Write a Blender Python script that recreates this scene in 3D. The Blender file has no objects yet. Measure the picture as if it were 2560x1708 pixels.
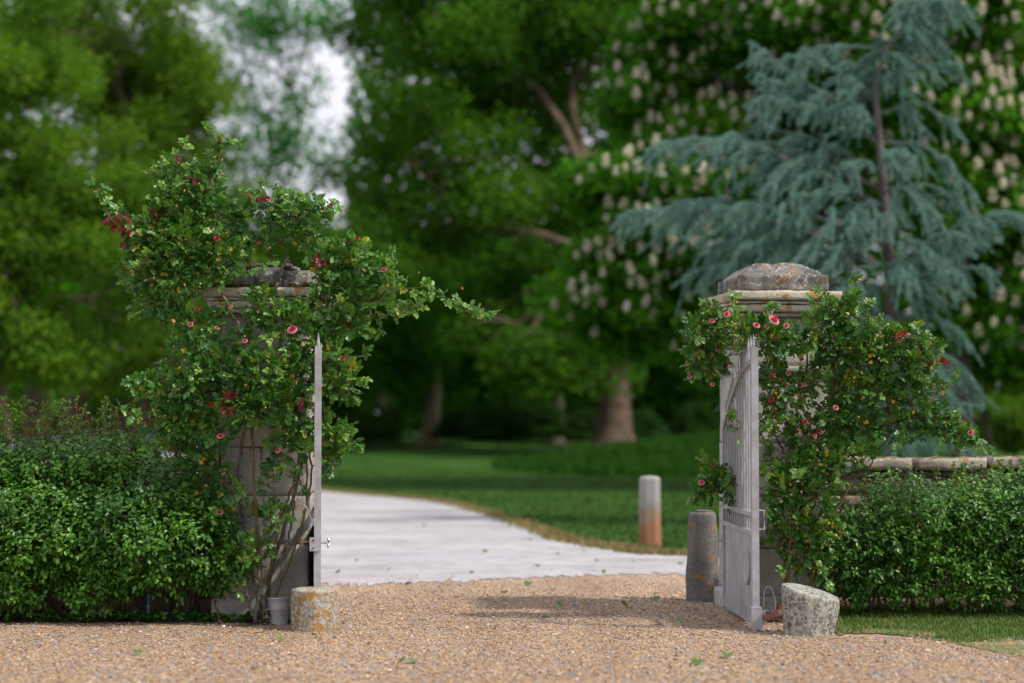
import bpy, bmesh, math, random
import numpy as np
from mathutils import Vector, Matrix, noise as mnoise

# ------------------------------------------------------------------ camera, world, sun
sc = bpy.context.scene
COL = sc.collection
F = 5000.0; CAMH = 1.45; HOR = 1075.0
PITCH = math.atan((HOR - 854.0) / F)
camd = bpy.data.cameras.new("camera")
cam = bpy.data.objects.new("camera", camd); COL.objects.link(cam)
cam.location = (0, 0, CAMH); cam.rotation_euler = (math.pi / 2 + PITCH, 0, 0)
camd.sensor_width = 36; camd.lens = F / 2560 * 36
camd.clip_end = 2000; camd.clip_start = 0.1
camd.dof.use_dof = True; camd.dof.focus_distance = 14.95; camd.dof.aperture_fstop = 0.92
camd.dof.aperture_blades = 0
sc.camera = cam
SUN_EL, SUN_AZ = math.radians(50), math.radians(112)      # azimuth clockwise from +Y
w = bpy.data.worlds.new("World"); sc.world = w; w.use_nodes = True
wn, wl = w.node_tree.nodes, w.node_tree.links
bg = wn["Background"]; bg.inputs["Strength"].default_value = 0.08
sky = wn.new("ShaderNodeTexSky"); sky.sky_type = 'NISHITA'; sky.sun_disc = False
sky.sun_elevation = SUN_EL; sky.sun_rotation = SUN_AZ; sky.air_density = 1.0; sky.dust_density = 2.0
tc = wn.new("ShaderNodeTexCoord"); nz = wn.new("ShaderNodeTexNoise"); nz.inputs["Scale"].default_value = 5
nz.inputs["Detail"].default_value = 6
mr = wn.new("ShaderNodeMapRange"); mr.inputs[1].default_value = .3; mr.inputs[2].default_value = .6
mr.inputs[3].default_value = .55; mr.inputs[4].default_value = .95
mx = wn.new("ShaderNodeMix"); mx.data_type = 'RGBA'
wl.new(tc.outputs["Generated"], nz.inputs["Vector"]); wl.new(nz.outputs["Fac"], mr.inputs[0])
wl.new(mr.outputs[0], mx.inputs[0]); wl.new(sky.outputs[0], mx.inputs[6])
mx.inputs[7].default_value = (8.3, 8.2, 9.0, 1); wl.new(mx.outputs[2], bg.inputs["Color"])
sd = bpy.data.lights.new("sun", 'SUN'); sd.energy = 2.6; sd.angle = math.radians(3); sd.color = (1, .93, .82)
sun = bpy.data.objects.new("sun", sd); COL.objects.link(sun)
sv = Vector((math.sin(SUN_AZ) * math.cos(SUN_EL), math.cos(SUN_AZ) * math.cos(SUN_EL), math.sin(SUN_EL)))
sun.rotation_euler = sv.to_track_quat('Z', 'Y').to_euler()
sc.view_settings.view_transform = 'Standard'; sc.view_settings.look = 'None'
sc.view_settings.exposure = 0.68; sc.view_settings.gamma = 1
sc.render.engine = 'CYCLES'
sc.cycles.use_denoising = True
sc.cycles.max_bounces = 6; sc.cycles.diffuse_bounces = 3; sc.cycles.glossy_bounces = 2
sc.cycles.transmission_bounces = 3; sc.cycles.transparent_max_bounces = 4
sc.cycles.sample_clamp_indirect = 3; sc.cycles.caustics_reflective = False; sc.cycles.caustics_refractive = False
try: sc.cycles.use_adaptive_sampling = True; sc.cycles.adaptive_threshold = 0.015
except Exception: pass

rng = np.random.default_rng(7); random.seed(7)
SC = 2560 / 2350.0
cp, sp = math.cos(PITCH), math.sin(PITCH)
def P(x, y, Y):
    """world point at ground distance Y for a photo pixel (2560x1708)"""
    u = (x - 1280) / F; v = (854 - y) / F
    dy = cp - v * sp; dz = sp + v * cp
    return Vector((u / dy * Y, Y, CAMH + dz / dy * Y))
def D(x, y, Y): return P(x * SC, y * SC, Y)
def G(x, y):
    u = (x - 1280) / F; v = (854 - y) / F
    dy = cp - v * sp; dz = sp + v * cp
    Y = -CAMH / dz * dy
    return Vector((u / dy * Y, Y, 0))

# ------------------------------------------------------------------ mesh helpers
class MB:
    def __init__(s): s.v = []; s.f = []; s.n = 0; s.r = []; s.m = []
    def add(s, V, Fc, rnd=None, mi=0):
        V = np.asarray(V, dtype=np.float32).reshape(-1, 3)
        if not isinstance(Fc, list): Fc = [Fc]
        for a in Fc:
            a = np.asarray(a, dtype=np.int64)
            if a.size: s.f.append(a + s.n); s.m.append(np.full(len(a), mi, dtype=np.int32))
        s.v.append(V); s.n += len(V)
        s.r.append(np.full(len(V), .5, np.float32) if rnd is None else np.asarray(rnd, np.float32))
    def build(s, name, mats, parent=None, smooth=False, loc=None):
        me = bpy.data.meshes.new(name)
        if s.n:
            V = np.concatenate(s.v)
            loops = np.concatenate([a.ravel() for a in s.f]).astype(np.int32)
            tot = np.concatenate([np.full(len(a), a.shape[1], np.int32) for a in s.f])
            st = np.concatenate([[0], np.cumsum(tot)[:-1]]).astype(np.int32)
            base = np.zeros(3)
            if loc is not None: base = np.array(loc, dtype=float)
            elif parent is not None: base = np.array(WLOC.get(parent.name, (0, 0, 0)), dtype=float)
            V = V - base.astype(np.float32)
            me.vertices.add(len(V)); me.vertices.foreach_set("co", V.ravel())
            me.loops.add(len(loops)); me.loops.foreach_set("vertex_index", loops)
            me.polygons.add(len(tot)); me.polygons.foreach_set("loop_start", st)
            me.polygons.foreach_set("loop_total", tot)
            me.polygons.foreach_set("material_index", np.concatenate(s.m))
            me.polygons.foreach_set("use_smooth", np.full(len(tot), bool(smooth)))
            at = me.attributes.new("rnd", 'FLOAT', 'POINT'); at.data.foreach_set("value", np.concatenate(s.r))
            me.update(calc_edges=True); me.validate()
        for m in (mats if isinstance(mats, (list, tuple)) else [mats]): me.materials.append(m)
        o = bpy.data.objects.new(name, me); COL.objects.link(o)
        if parent is not None: o.parent = parent
        if loc is not None and parent is None: o.location = loc
        WLOC[o.name] = tuple(base) if s.n else (0, 0, 0)
        return o
WLOC = {}
def empty(name, loc, label=None, cat=None, group=None):
    o = bpy.data.objects.new(name, None); COL.objects.link(o); o.location = loc; o.empty_display_size = .1
    WLOC[o.name] = tuple(loc); tag(o, label, cat, group); return o
def tag(o, label=None, cat=None, group=None, kind=None):
    if label: o["label"] = label
    if cat: o["category"] = cat
    if group: o["group"] = group
    if kind: o["kind"] = kind
    return o
def norm(a): return a / np.maximum(np.linalg.norm(a, axis=-1, keepdims=True), 1e-9)
def rdirs(n): return norm(rng.normal(size=(n, 3)))

def tube(mb, pts, rad, sides=6, rnd=.5, cap=True):
    pts = np.array([tuple(p) for p in pts], dtype=float); n = len(pts)
    rad = np.full(n, rad) if np.isscalar(rad) else np.asarray(rad, float)
    t = np.gradient(pts, axis=0); t = norm(t)
    ref = np.array([0, 0, 1.]) if abs(t[0][2]) < .9 else np.array([1., 0, 0])
    a = norm(np.cross(t, ref)); b = np.cross(t, a)
    th = np.linspace(0, 2 * math.pi, sides, endpoint=False)
    V = pts[:, None] + rad[:, None, None] * (np.cos(th)[None, :, None] * a[:, None] + np.sin(th)[None, :, None] * b[:, None])
    i = np.arange(n - 1)[:, None] * sides; j = np.arange(sides)[None]; k = (j + 1) % sides
    q = np.stack([i + j, i + k, i + k + sides, i + j + sides], -1).reshape(-1, 4)
    fs = [q]
    if cap and sides > 2:
        fs.append(np.arange(sides)[::-1][None]); fs.append((np.arange(sides) + (n - 1) * sides)[None])
    mb.add(V.reshape(-1, 3), fs, np.full(n * sides, rnd))

def spline(pts, n=12, jit=0.0):
    pts = np.array([tuple(p) for p in pts], float)
    t = np.linspace(0, len(pts) - 1, n); out = []
    for x in t:
        i = min(int(x), len(pts) - 2); u = x - i
        p0 = pts[max(i - 1, 0)]; p1 = pts[i]; p2 = pts[i + 1]; p3 = pts[min(i + 2, len(pts) - 1)]
        out.append(.5 * ((2 * p1) + (-p0 + p2) * u + (2 * p0 - 5 * p1 + 4 * p2 - p3) * u * u + (-p0 + 3 * p1 - 3 * p2 + p3) * u ** 3))
    out = np.array(out)
    if jit: out[1:-1] += rng.normal(size=(n - 2, 3)) * jit
    return out

def boxv(mb, c, s, rz=0., bev=0., rx=0., rnd=.5):
    """bevel-less box, optionally rotated"""
    v = np.array([[x, y, z] for x in (-.5, .5) for y in (-.5, .5) for z in (-.5, .5)]) * np.array(s)
    f = np.array([[0, 1, 3, 2], [4, 6, 7, 5], [0, 4, 5, 1], [2, 3, 7, 6], [0, 2, 6, 4], [1, 5, 7, 3]])
    R = np.array(Matrix.Rotation(rz, 3, 'Z') @ Matrix.Rotation(rx, 3, 'X'))
    mb.add(v @ R.T + np.array(c), f, np.full(8, rnd))

def rough_box(mb, c, s, R=None, bev=.012, cell=.05, amp=.006, rnd=.5, top=None):
    """a worn stone block: rounded edges and a hewn surface; top=(sx,sy) shrinks the upper face"""
    n = [max(3, int(math.ceil(s[i] / cell))) for i in range(3)]
    bm = bmesh.new(); bmesh.ops.create_cube(bm, size=1)
    bm.free()
    V = {}; Fs = []; L = []
    def vid(i, j, k):
        key = (i, j, k)
        if key not in V: V[key] = len(L); L.append(key)
        return V[key]
    nx, ny, nz_ = n
    for i in range(nx):
        for j in range(ny):
            Fs.append((vid(i, j, 0), vid(i, j + 1, 0), vid(i + 1, j + 1, 0), vid(i + 1, j, 0)))
            Fs.append((vid(i, j, nz_), vid(i + 1, j, nz_), vid(i + 1, j + 1, nz_), vid(i, j + 1, nz_)))
    for i in range(nx):
        for k in range(nz_):
            Fs.append((vid(i, 0, k), vid(i + 1, 0, k), vid(i + 1, 0, k + 1), vid(i, 0, k + 1)))
            Fs.append((vid(i, ny, k), vid(i, ny, k + 1), vid(i + 1, ny, k + 1), vid(i + 1, ny, k)))
    for j in range(ny):
        for k in range(nz_):
            Fs.append((vid(0, j, k), vid(0, j, k + 1), vid(0, j + 1, k + 1), vid(0, j + 1, k)))
            Fs.append((vid(nx, j, k), vid(nx, j + 1, k), vid(nx, j + 1, k + 1), vid(nx, j, k + 1)))
    A = np.array(L, float) / np.array(n) - .5
    A = A * np.array(s)
    h = np.array(s) / 2
    inner = np.clip(A, -(h - bev), h - bev); d = A - inner; ln = np.linalg.norm(d, axis=1, keepdims=True)
    A = np.where(ln > 1e-9, inner + d / np.maximum(ln, 1e-9) * bev, A)
    if top is not None:
        t = (A[:, 2] / s[2] + .5)[:, None]; A[:, :2] *= 1 + t * (np.array(top) - 1)
    seed = rng.uniform(0, 50, 3)
    for q in range(len(A)):
        p = Vector(A[q] + seed)
        nn = mnoise.noise(p * 9) + .6 * mnoise.noise(p * 27)
        dr = A[q] / (np.linalg.norm(A[q] / h) * h + 1e-6); dr = dr / (np.linalg.norm(dr) + 1e-9)
        A[q] = A[q] + dr * nn * amp
    if R is not None: A = A @ np.array(R).T
    mb.add(A + np.array(c), np.array(Fs), np.full(len(A), rnd))

def lathe(mb, prof, c, sides=28, amp=0., fr=6, sq=None, rnd=.5, closed=True):
    """prof [(r,z)], noise on the radius"""
    n = len(prof); V = []
    seed = Vector(rng.uniform(0, 50, 3))
    for r, z in prof:
        for s_ in range(sides):
            a = 2 * math.pi * s_ / sides
            rr = r
            if amp: rr *= 1 + amp * mnoise.noise(Vector((math.cos(a) * 1.0, math.sin(a) * 1.0, z * 3)) * fr * .3 + seed) + amp * .5 * mnoise.noise(Vector((math.cos(a), math.sin(a), z * 5)) * fr + seed)
            V.append((c[0] + rr * math.cos(a), c[1] + rr * math.sin(a), c[2] + z))
    i = np.arange(n - 1)[:, None] * sides; j = np.arange(sides)[None]; k = (j + 1) % sides
    q = np.stack([i + j, i + k, i + k + sides, i + j + sides], -1).reshape(-1, 4)
    fs = [q]
    if closed: fs += [np.arange(sides)[::-1][None], (np.arange(sides) + (n - 1) * sides)[None]]
    mb.add(V, fs, np.full(len(V), rnd))

# leaf templates: x side, y along, z up; unit length
T_LEAF = (np.array([[0, 0, 0], [-.26, .28, .05], [0, .3, -.02], [.26, .28, .05], [-.27, .62, .03], [0, .65, -.05], [.27, .62, .03], [0, 1, -.12]]),
          [np.array([[0, 2, 1], [0, 3, 2], [4, 5, 7], [5, 6, 7]]), np.array([[1, 2, 5, 4], [2, 3, 6, 5]])])
T_WIDE = (np.array([[0, 0, 0], [-.38, .24, .06], [0, .3, -.02], [.38, .24, .06], [-.37, .66, .04], [0, .65, -.04], [.37, .66, .04], [0, 1, -.1]]), T_LEAF[1])
T_CARD = (np.array([[0, 0, 0], [-.34, .45, .1], [0, 1, -.05], [.34, .45, .1]]), [np.array([[0, 3, 2], [0, 2, 1]])])
T_NEED = (np.array([[-.06, 0, 0], [.06, 0, 0], [0, 1, 0]]), [np.array([[0, 1, 2]])])
def leaves(mb, pos, dirs, nrm, size, tmpl=T_LEAF, rnd=None):
    pos = np.asarray(pos, float); n = len(pos)
    if not n: return
    y = norm(np.asarray(dirs, float)); x = norm(np.cross(y, np.asarray(nrm, float) + 1e-6)); z = np.cross(x, y)
    size = np.broadcast_to(np.asarray(size, float), (n,))
    T, Fs = tmpl; k = len(T)
    V = pos[:, None] + size[:, None, None] * (T[None, :, 0:1] * x[:, None] + T[None, :, 1:2] * y[:, None] + T[None, :, 2:3] * z[:, None])
    off = (np.arange(n) * k)[:, None, None]
    fs = [(f[None] + off).reshape(-1, f.shape[1]) for f in Fs]
    if rnd is None: rnd = rng.random(n)
    mb.add(V.reshape(-1, 3), fs, np.repeat(rnd, k))

# ------------------------------------------------------------------ materials
def newmat(name):
    m = bpy.data.materials.new(name); m.use_nodes = True
    nt = m.node_tree; return m, nt.nodes, nt.links, nt.nodes["Principled BSDF"]
def ramp(n, stops, interp='LINEAR'):
    r = n.new("ShaderNodeValToRGB"); r.color_ramp.interpolation = interp
    e = r.color_ramp.elements
    while len(e) < len(stops): e.new(.5)
    for i, (p, c) in enumerate(stops): e[i].position = p; e[i].color = (*c, 1) if len(c) == 3 else c
    return r
def noise(n, l, scale, detail=5, rough=.55, src=None, vec='Object', dist=0):
    t = n.new("ShaderNodeTexNoise"); t.inputs["Scale"].default_value = scale; t.inputs["Detail"].default_value = detail
    t.inputs["Roughness"].default_value = rough; t.inputs["Distortion"].default_value = dist
    c = src if src is not None else n.new("ShaderNodeTexCoord").outputs[vec]
    l.new(c, t.inputs["Vector"]); return t
def mixc(n, l, fac, a, b, mode='MIX'):
    m = n.new("ShaderNodeMix"); m.data_type = 'RGBA'; m.blend_type = mode
    for s_, i in ((fac, 0), (a, 6), (b, 7)):
        if hasattr(s_, 'links') or hasattr(s_, 'is_linked'): l.new(s_, m.inputs[i])
        elif i == 0: m.inputs[0].default_value = s_
        else: m.inputs[i].default_value = (*s_, 1)
    return m.outputs[2]
def bump(n, l, b, h, strength=.4, dist=.01):
    bp = n.new("ShaderNodeBump"); bp.inputs["Strength"].default_value = strength; bp.inputs["Distance"].default_value = dist
    l.new(h, bp.inputs["Height"]); l.new(bp.outputs[0], b.inputs["Normal"])

def leaf_mat(name, stops, rough=.4, trans=.3, spec=.5, tint=(1.0, 1.2, .5), clump=0):
    m, n, l, b = newmat(name)
    at = n.new("ShaderNodeAttribute"); at.attribute_name = "rnd"
    r = ramp(n, stops); l.new(at.outputs["Fac"], r.inputs[0]); col = r.outputs[0]
    if clump:
        nz_ = noise(n, l, clump, 2); rr = ramp(n, [(.35, (.7, .75, .7)), (.65, (1.35, 1.3, 1.0))]); l.new(nz_.outputs[0], rr.inputs[0])
        col = mixc(n, l, 1.0, col, rr.outputs[0], 'MULTIPLY')
    l.new(col, b.inputs["Base Color"]); b.inputs["Roughness"].default_value = rough
    b.inputs["Specular IOR Level"].default_value = spec
    tr = n.new("ShaderNodeBsdfTranslucent")
    tcl = mixc(n, l, 1.0, col, tint, 'MULTIPLY'); l.new(tcl, tr.inputs[0])
    ms = n.new("ShaderNodeMixShader"); ms.inputs[0].default_value = trans
    l.new(b.outputs[0], ms.inputs[1]); l.new(tr.outputs[0], ms.inputs[2])
    l.new(ms.outputs[0], n["Material Output"].inputs[0]); return m

def stone_mat(name, c1, c2, lichen=.5, white=.5, dark=.5, moss=0., scale=1., strong=1.):
    m, n, l, b = newmat(name)
    co = n.new("ShaderNodeTexCoord").outputs["Object"]
    a = noise(n, l, 4 * scale, 8, .65, co); r = ramp(n, [(.3, c1), (.7, c2)]); l.new(a.outputs[0], r.inputs[0]); col = r.outputs[0]
    # fine speckle
    s_ = noise(n, l, 90 * scale, 4, .7, co); rs = ramp(n, [(.35, (.72, .7, .68)), (.65, (1.25, 1.24, 1.2))]); l.new(s_.outputs[0], rs.inputs[0])
    col = mixc(n, l, 1.0, col, rs.outputs[0], 'MULTIPLY')
    # dark weathering
    d = noise(n, l, 7 * scale, 8, .7, co, dist=.6); rd = ramp(n, [(.62 - .25 * dark, (0, 0, 0)), (.74 - .2 * dark, (1, 1, 1))]); l.new(d.outputs[0], rd.inputs[0])
    dm = n.new("ShaderNodeMath"); dm.operation = 'MULTIPLY'; dm.inputs[1].default_value = .75 * min(1, dark * 1.3); l.new(rd.outputs[0], dm.inputs[0])
    col = mixc(n, l, dm.outputs[0], col, (.045, .042, .038))
    # white crust lichen
    v = noise(n, l, 26 * scale, 7, .75, co, dist=.3); rv = ramp(n, [(.66 - .14 * white, (0, 0, 0)), (.70 - .14 * white, (1, 1, 1))]); l.new(v.outputs[0], rv.inputs[0])
    vm = n.new("ShaderNodeMath"); vm.operation = 'MULTIPLY'; vm.inputs[1].default_value = .8 if white else 0; l.new(rv.outputs[0], vm.inputs[0])
    col = mixc(n, l, vm.outputs[0], col, (.5, .5, .47))
    # orange / yellow lichen
    o1 = noise(n, l, 9 * scale, 7, .7, co, dist=.5); o2 = noise(n, l, 45 * scale, 5, .7, co)
    om = n.new("ShaderNodeMath"); om.operation = 'MULTIPLY_ADD'; om.inputs[1].default_value = .45; l.new(o2.outputs[0], om.inputs[0]); l.new(o1.outputs[0], om.inputs[2])
    ro = ramp(n, [(.94 - .22 * lichen, (0, 0, 0)), (.97 - .22 * lichen, (1, 1, 1))]); l.new(om.outputs[0], ro.inputs[0])
    rc = ramp(n, [(.35, (.28, .19, .02)), (.6, (.46, .19, .008))]); l.new(o2.outputs[0], rc.inputs[0])
    ofm = n.new("ShaderNodeMath"); ofm.operation = 'MULTIPLY'; ofm.inputs[1].default_value = .85 if lichen else 0; l.new(ro.outputs[0], ofm.inputs[0])
    col = mixc(n, l, ofm.outputs[0], col, rc.outputs[0])
    if moss:
        g = n.new("ShaderNodeNewGeometry"); sx = n.new("ShaderNodeSeparateXYZ"); l.new(g.outputs["Normal"], sx.inputs[0])
        mn = noise(n, l, 12, 6, .7, co); ad = n.new("ShaderNodeMath"); ad.operation = 'MULTIPLY'; l.new(sx.outputs[2], ad.inputs[0]); l.new(mn.outputs[0], ad.inputs[1])
        rm = ramp(n, [(.40, (0, 0, 0)), (.5, (1, 1, 1))]); l.new(ad.outputs[0], rm.inputs[0])
        col = mixc(n, l, rm.outputs[0], col, (.09, .075, .012))
    l.new(col, b.inputs["Base Color"]); b.inputs["Roughness"].default_value = .93; b.inputs["Specular IOR Level"].default_value = .2
    hb = n.new("ShaderNodeMath"); hb.operation = 'ADD'; l.new(a.outputs[0], hb.inputs[0]); l.new(s_.outputs[0], hb.inputs[1])
    bump(n, l, b, hb.outputs[0], .7 * strong, .012); return m

def bark_mat(name, c1, c2, scale=8, patch=None):
    m, n, l, b = newmat(name)
    tcn = n.new("ShaderNodeTexCoord"); mp = n.new("ShaderNodeMapping"); mp.inputs["Scale"].default_value = (1, 1, .3); l.new(tcn.outputs["Object"], mp.inputs[0])
    a = noise(n, l, scale, 7, .7, mp.outputs[0]); r = ramp(n, [(.35, c1), (.65, c2)]); l.new(a.outputs[0], r.inputs[0]); col = r.outputs[0]
    if patch:
        p = noise(n, l, 2.2, 3, .5, tcn.outputs["Object"]); rp = ramp(n, [(.5, (0, 0, 0)), (.54, (1, 1, 1))]); l.new(p.outputs[0], rp.inputs[0]); col = mixc(n, l, rp.outputs[0], col, patch)
    l.new(col, b.inputs["Base Color"]); b.inputs["Roughness"].default_value = .9; bump(n, l, b, a.outputs[0], .6, .02); return m

def plain(name, c, rough=.5, metal=0., var=.15, scale=20, bumpd=0., rust=0.):
    m, n, l, b = newmat(name)
    a = noise(n, l, scale, 6, .65); r = ramp(n, [(.3, tuple(x * (1 - var) for x in c)), (.7, tuple(min(1, x * (1 + var)) for x in c))])
    l.new(a.outputs[0], r.inputs[0]); col = r.outputs[0]
    if rust:
        q = noise(n, l, 11, 8, .75); rq = ramp(n, [(.68 - .1 * rust, (0, 0, 0)), (.71 - .1 * rust, (1, 1, 1))]); l.new(q.outputs[0], rq.inputs[0])
        col = mixc(n, l, rq.outputs[0], col, (.13, .055, .025))
        q2 = noise(n, l, 3.3, 8, .7); r2 = ramp(n, [(.42, (1, 1, 1)), (.66, (.62, .62, .55))]); l.new(q2.outputs[0], r2.inputs[0]); col = mixc(n, l, 1.0, col, r2.outputs[0], 'MULTIPLY')
    l.new(col, b.inputs["Base Color"]); b.inputs["Roughness"].default_value = rough; b.inputs["Metallic"].default_value = metal
    if bumpd: bump(n, l, b, a.outputs[0], .5, bumpd)
    return m

M = {}
M['pillar'] = stone_mat("pillar_stone", (.30, .30, .285), (.56, .55, .52), lichen=.36, white=.45, dark=.25)
M['cornice'] = stone_mat("cornice_stone", (.38, .34, .27), (.62, .58, .50), lichen=.8, white=.8, dark=.3, moss=1)
M['cap'] = stone_mat("cap_stone", (.10, .10, .105), (.32, .31, .29), lichen=.58, white=.72, dark=.75, moss=0)
M['lichen_stone'] = stone_mat("lichen_stone", (.19, .19, .15), (.38, .38, .34), lichen=.84, white=1.3, dark=.7, scale=1.7)
M['grey_stone'] = stone_mat("grey_stone", (.20, .20, .14), (.44, .45, .40), lichen=.35, white=1.25, dark=.9, scale=1.5)
M['dark_stone'] = stone_mat("dark_stone", (.11, .11, .115), (.22, .21, .21), lichen=.55, white=.3, dark=.3)
M['orange_stone'] = stone_mat("bollard_stone", (.28, .26, .23), (.40, .37, .33), lichen=.2, white=.3, dark=.3)
M['wall'] = stone_mat("wall_stone", (.18, .14, .10), (.36, .30, .24), lichen=.4, white=.35, dark=.45)
M['coping'] = stone_mat("coping_stone", (.26, .23, .19), (.50, .46, .41), lichen=.6, white=.7, dark=.5, moss=.5)
M['paint'] = plain("gate_paint", (.36, .36, .395), .55, 0, .06, 14, rust=.35)
M['rust'] = plain("rusty_iron", (.14, .08, .05), .8, 0, .4, 60, .003)
M['zinc'] = plain("zinc", (.44, .46, .48), .45, .15, .12, 9)
M['brick'] = plain("brick_red", (.28, .13, .10), .9, 0, .3, 60, .003)
M['teal'] = plain("teal_post", (.03, .13, .15), .5, 0, .25, 30)
M['rope'] = plain("galvanised_chain", (.45, .45, .46), .4, .6, .2, 60)
M['cane'] = bark_mat("rose_cane", (.07, .055, .02), (.15, .10, .035), 40)
M['oldcane'] = bark_mat("old_rose_wood", (.09, .08, .07), (.21, .19, .16), 40)
M['twig'] = plain("green_twig", (.12, .11, .03), .6, 0, .4, 30)
M['redtwig'] = plain("red_twig", (.16, .075, .04), .6, 0, .3, 30)
M['rose'] = leaf_mat("rose_leaf", [(0, (.020, .085, .018)), (.4, (.058, .175, .030)), (.75, (.135, .285, .045)), (.95, (.22, .35, .05)), (1, (.36, .30, .03))], .37, .32, .5)
M['rose_y'] = leaf_mat("rose_leaf_warm", [(0, (.022, .085, .014)), (.5, (.060, .170, .024)), (.85, (.14, .27, .034)), (.95, (.2, .24, .03)), (1, (.45, .28, .02))], .40, .28, .5)
M['yellow'] = leaf_mat("yellow_leaf", [(0, (.45, .30, .02)), (1, (.60, .34, .03))], .5, .35)
M['redleaf'] = leaf_mat("red_leaf", [(0, (.10, .008, .012)), (.6, (.18, .015, .02)), (1, (.18, .06, .02))], .4, .35, .5, (1.3, .5, .4))
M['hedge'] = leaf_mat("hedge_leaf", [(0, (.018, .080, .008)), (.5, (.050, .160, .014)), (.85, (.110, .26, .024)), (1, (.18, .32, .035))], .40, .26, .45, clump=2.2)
M['hedge_top'] = leaf_mat("hedge_shoot_leaf", [(0, (.07, .17, .022)), (.7, (.15, .27, .04)), (1, (.22, .15, .03))], .4, .35)
M['petal'] = leaf_mat("pink_petal", [(0, (.62, .05, .14)), (.55, (.78, .17, .28)), (1, (.80, .30, .38))], .5, .3, .3, (1.1, .6, .6))
M['petal_red'] = leaf_mat("crimson_petal", [(0, (.38, .005, .03)), (1, (.60, .03, .09))], .5, .3, .3, (1.1, .6, .6))
M['bud'] = leaf_mat("salmon_bud", [(0, (.80, .22, .18)), (.6, (.85, .38, .25)), (1, (.82, .62, .28))], .5, .3, .3, (1, .8, .6))
M['sepal'] = leaf_mat("sepal", [(0, (.06, .13, .03)), (1, (.16, .2, .05))], .5, .2)

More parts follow.
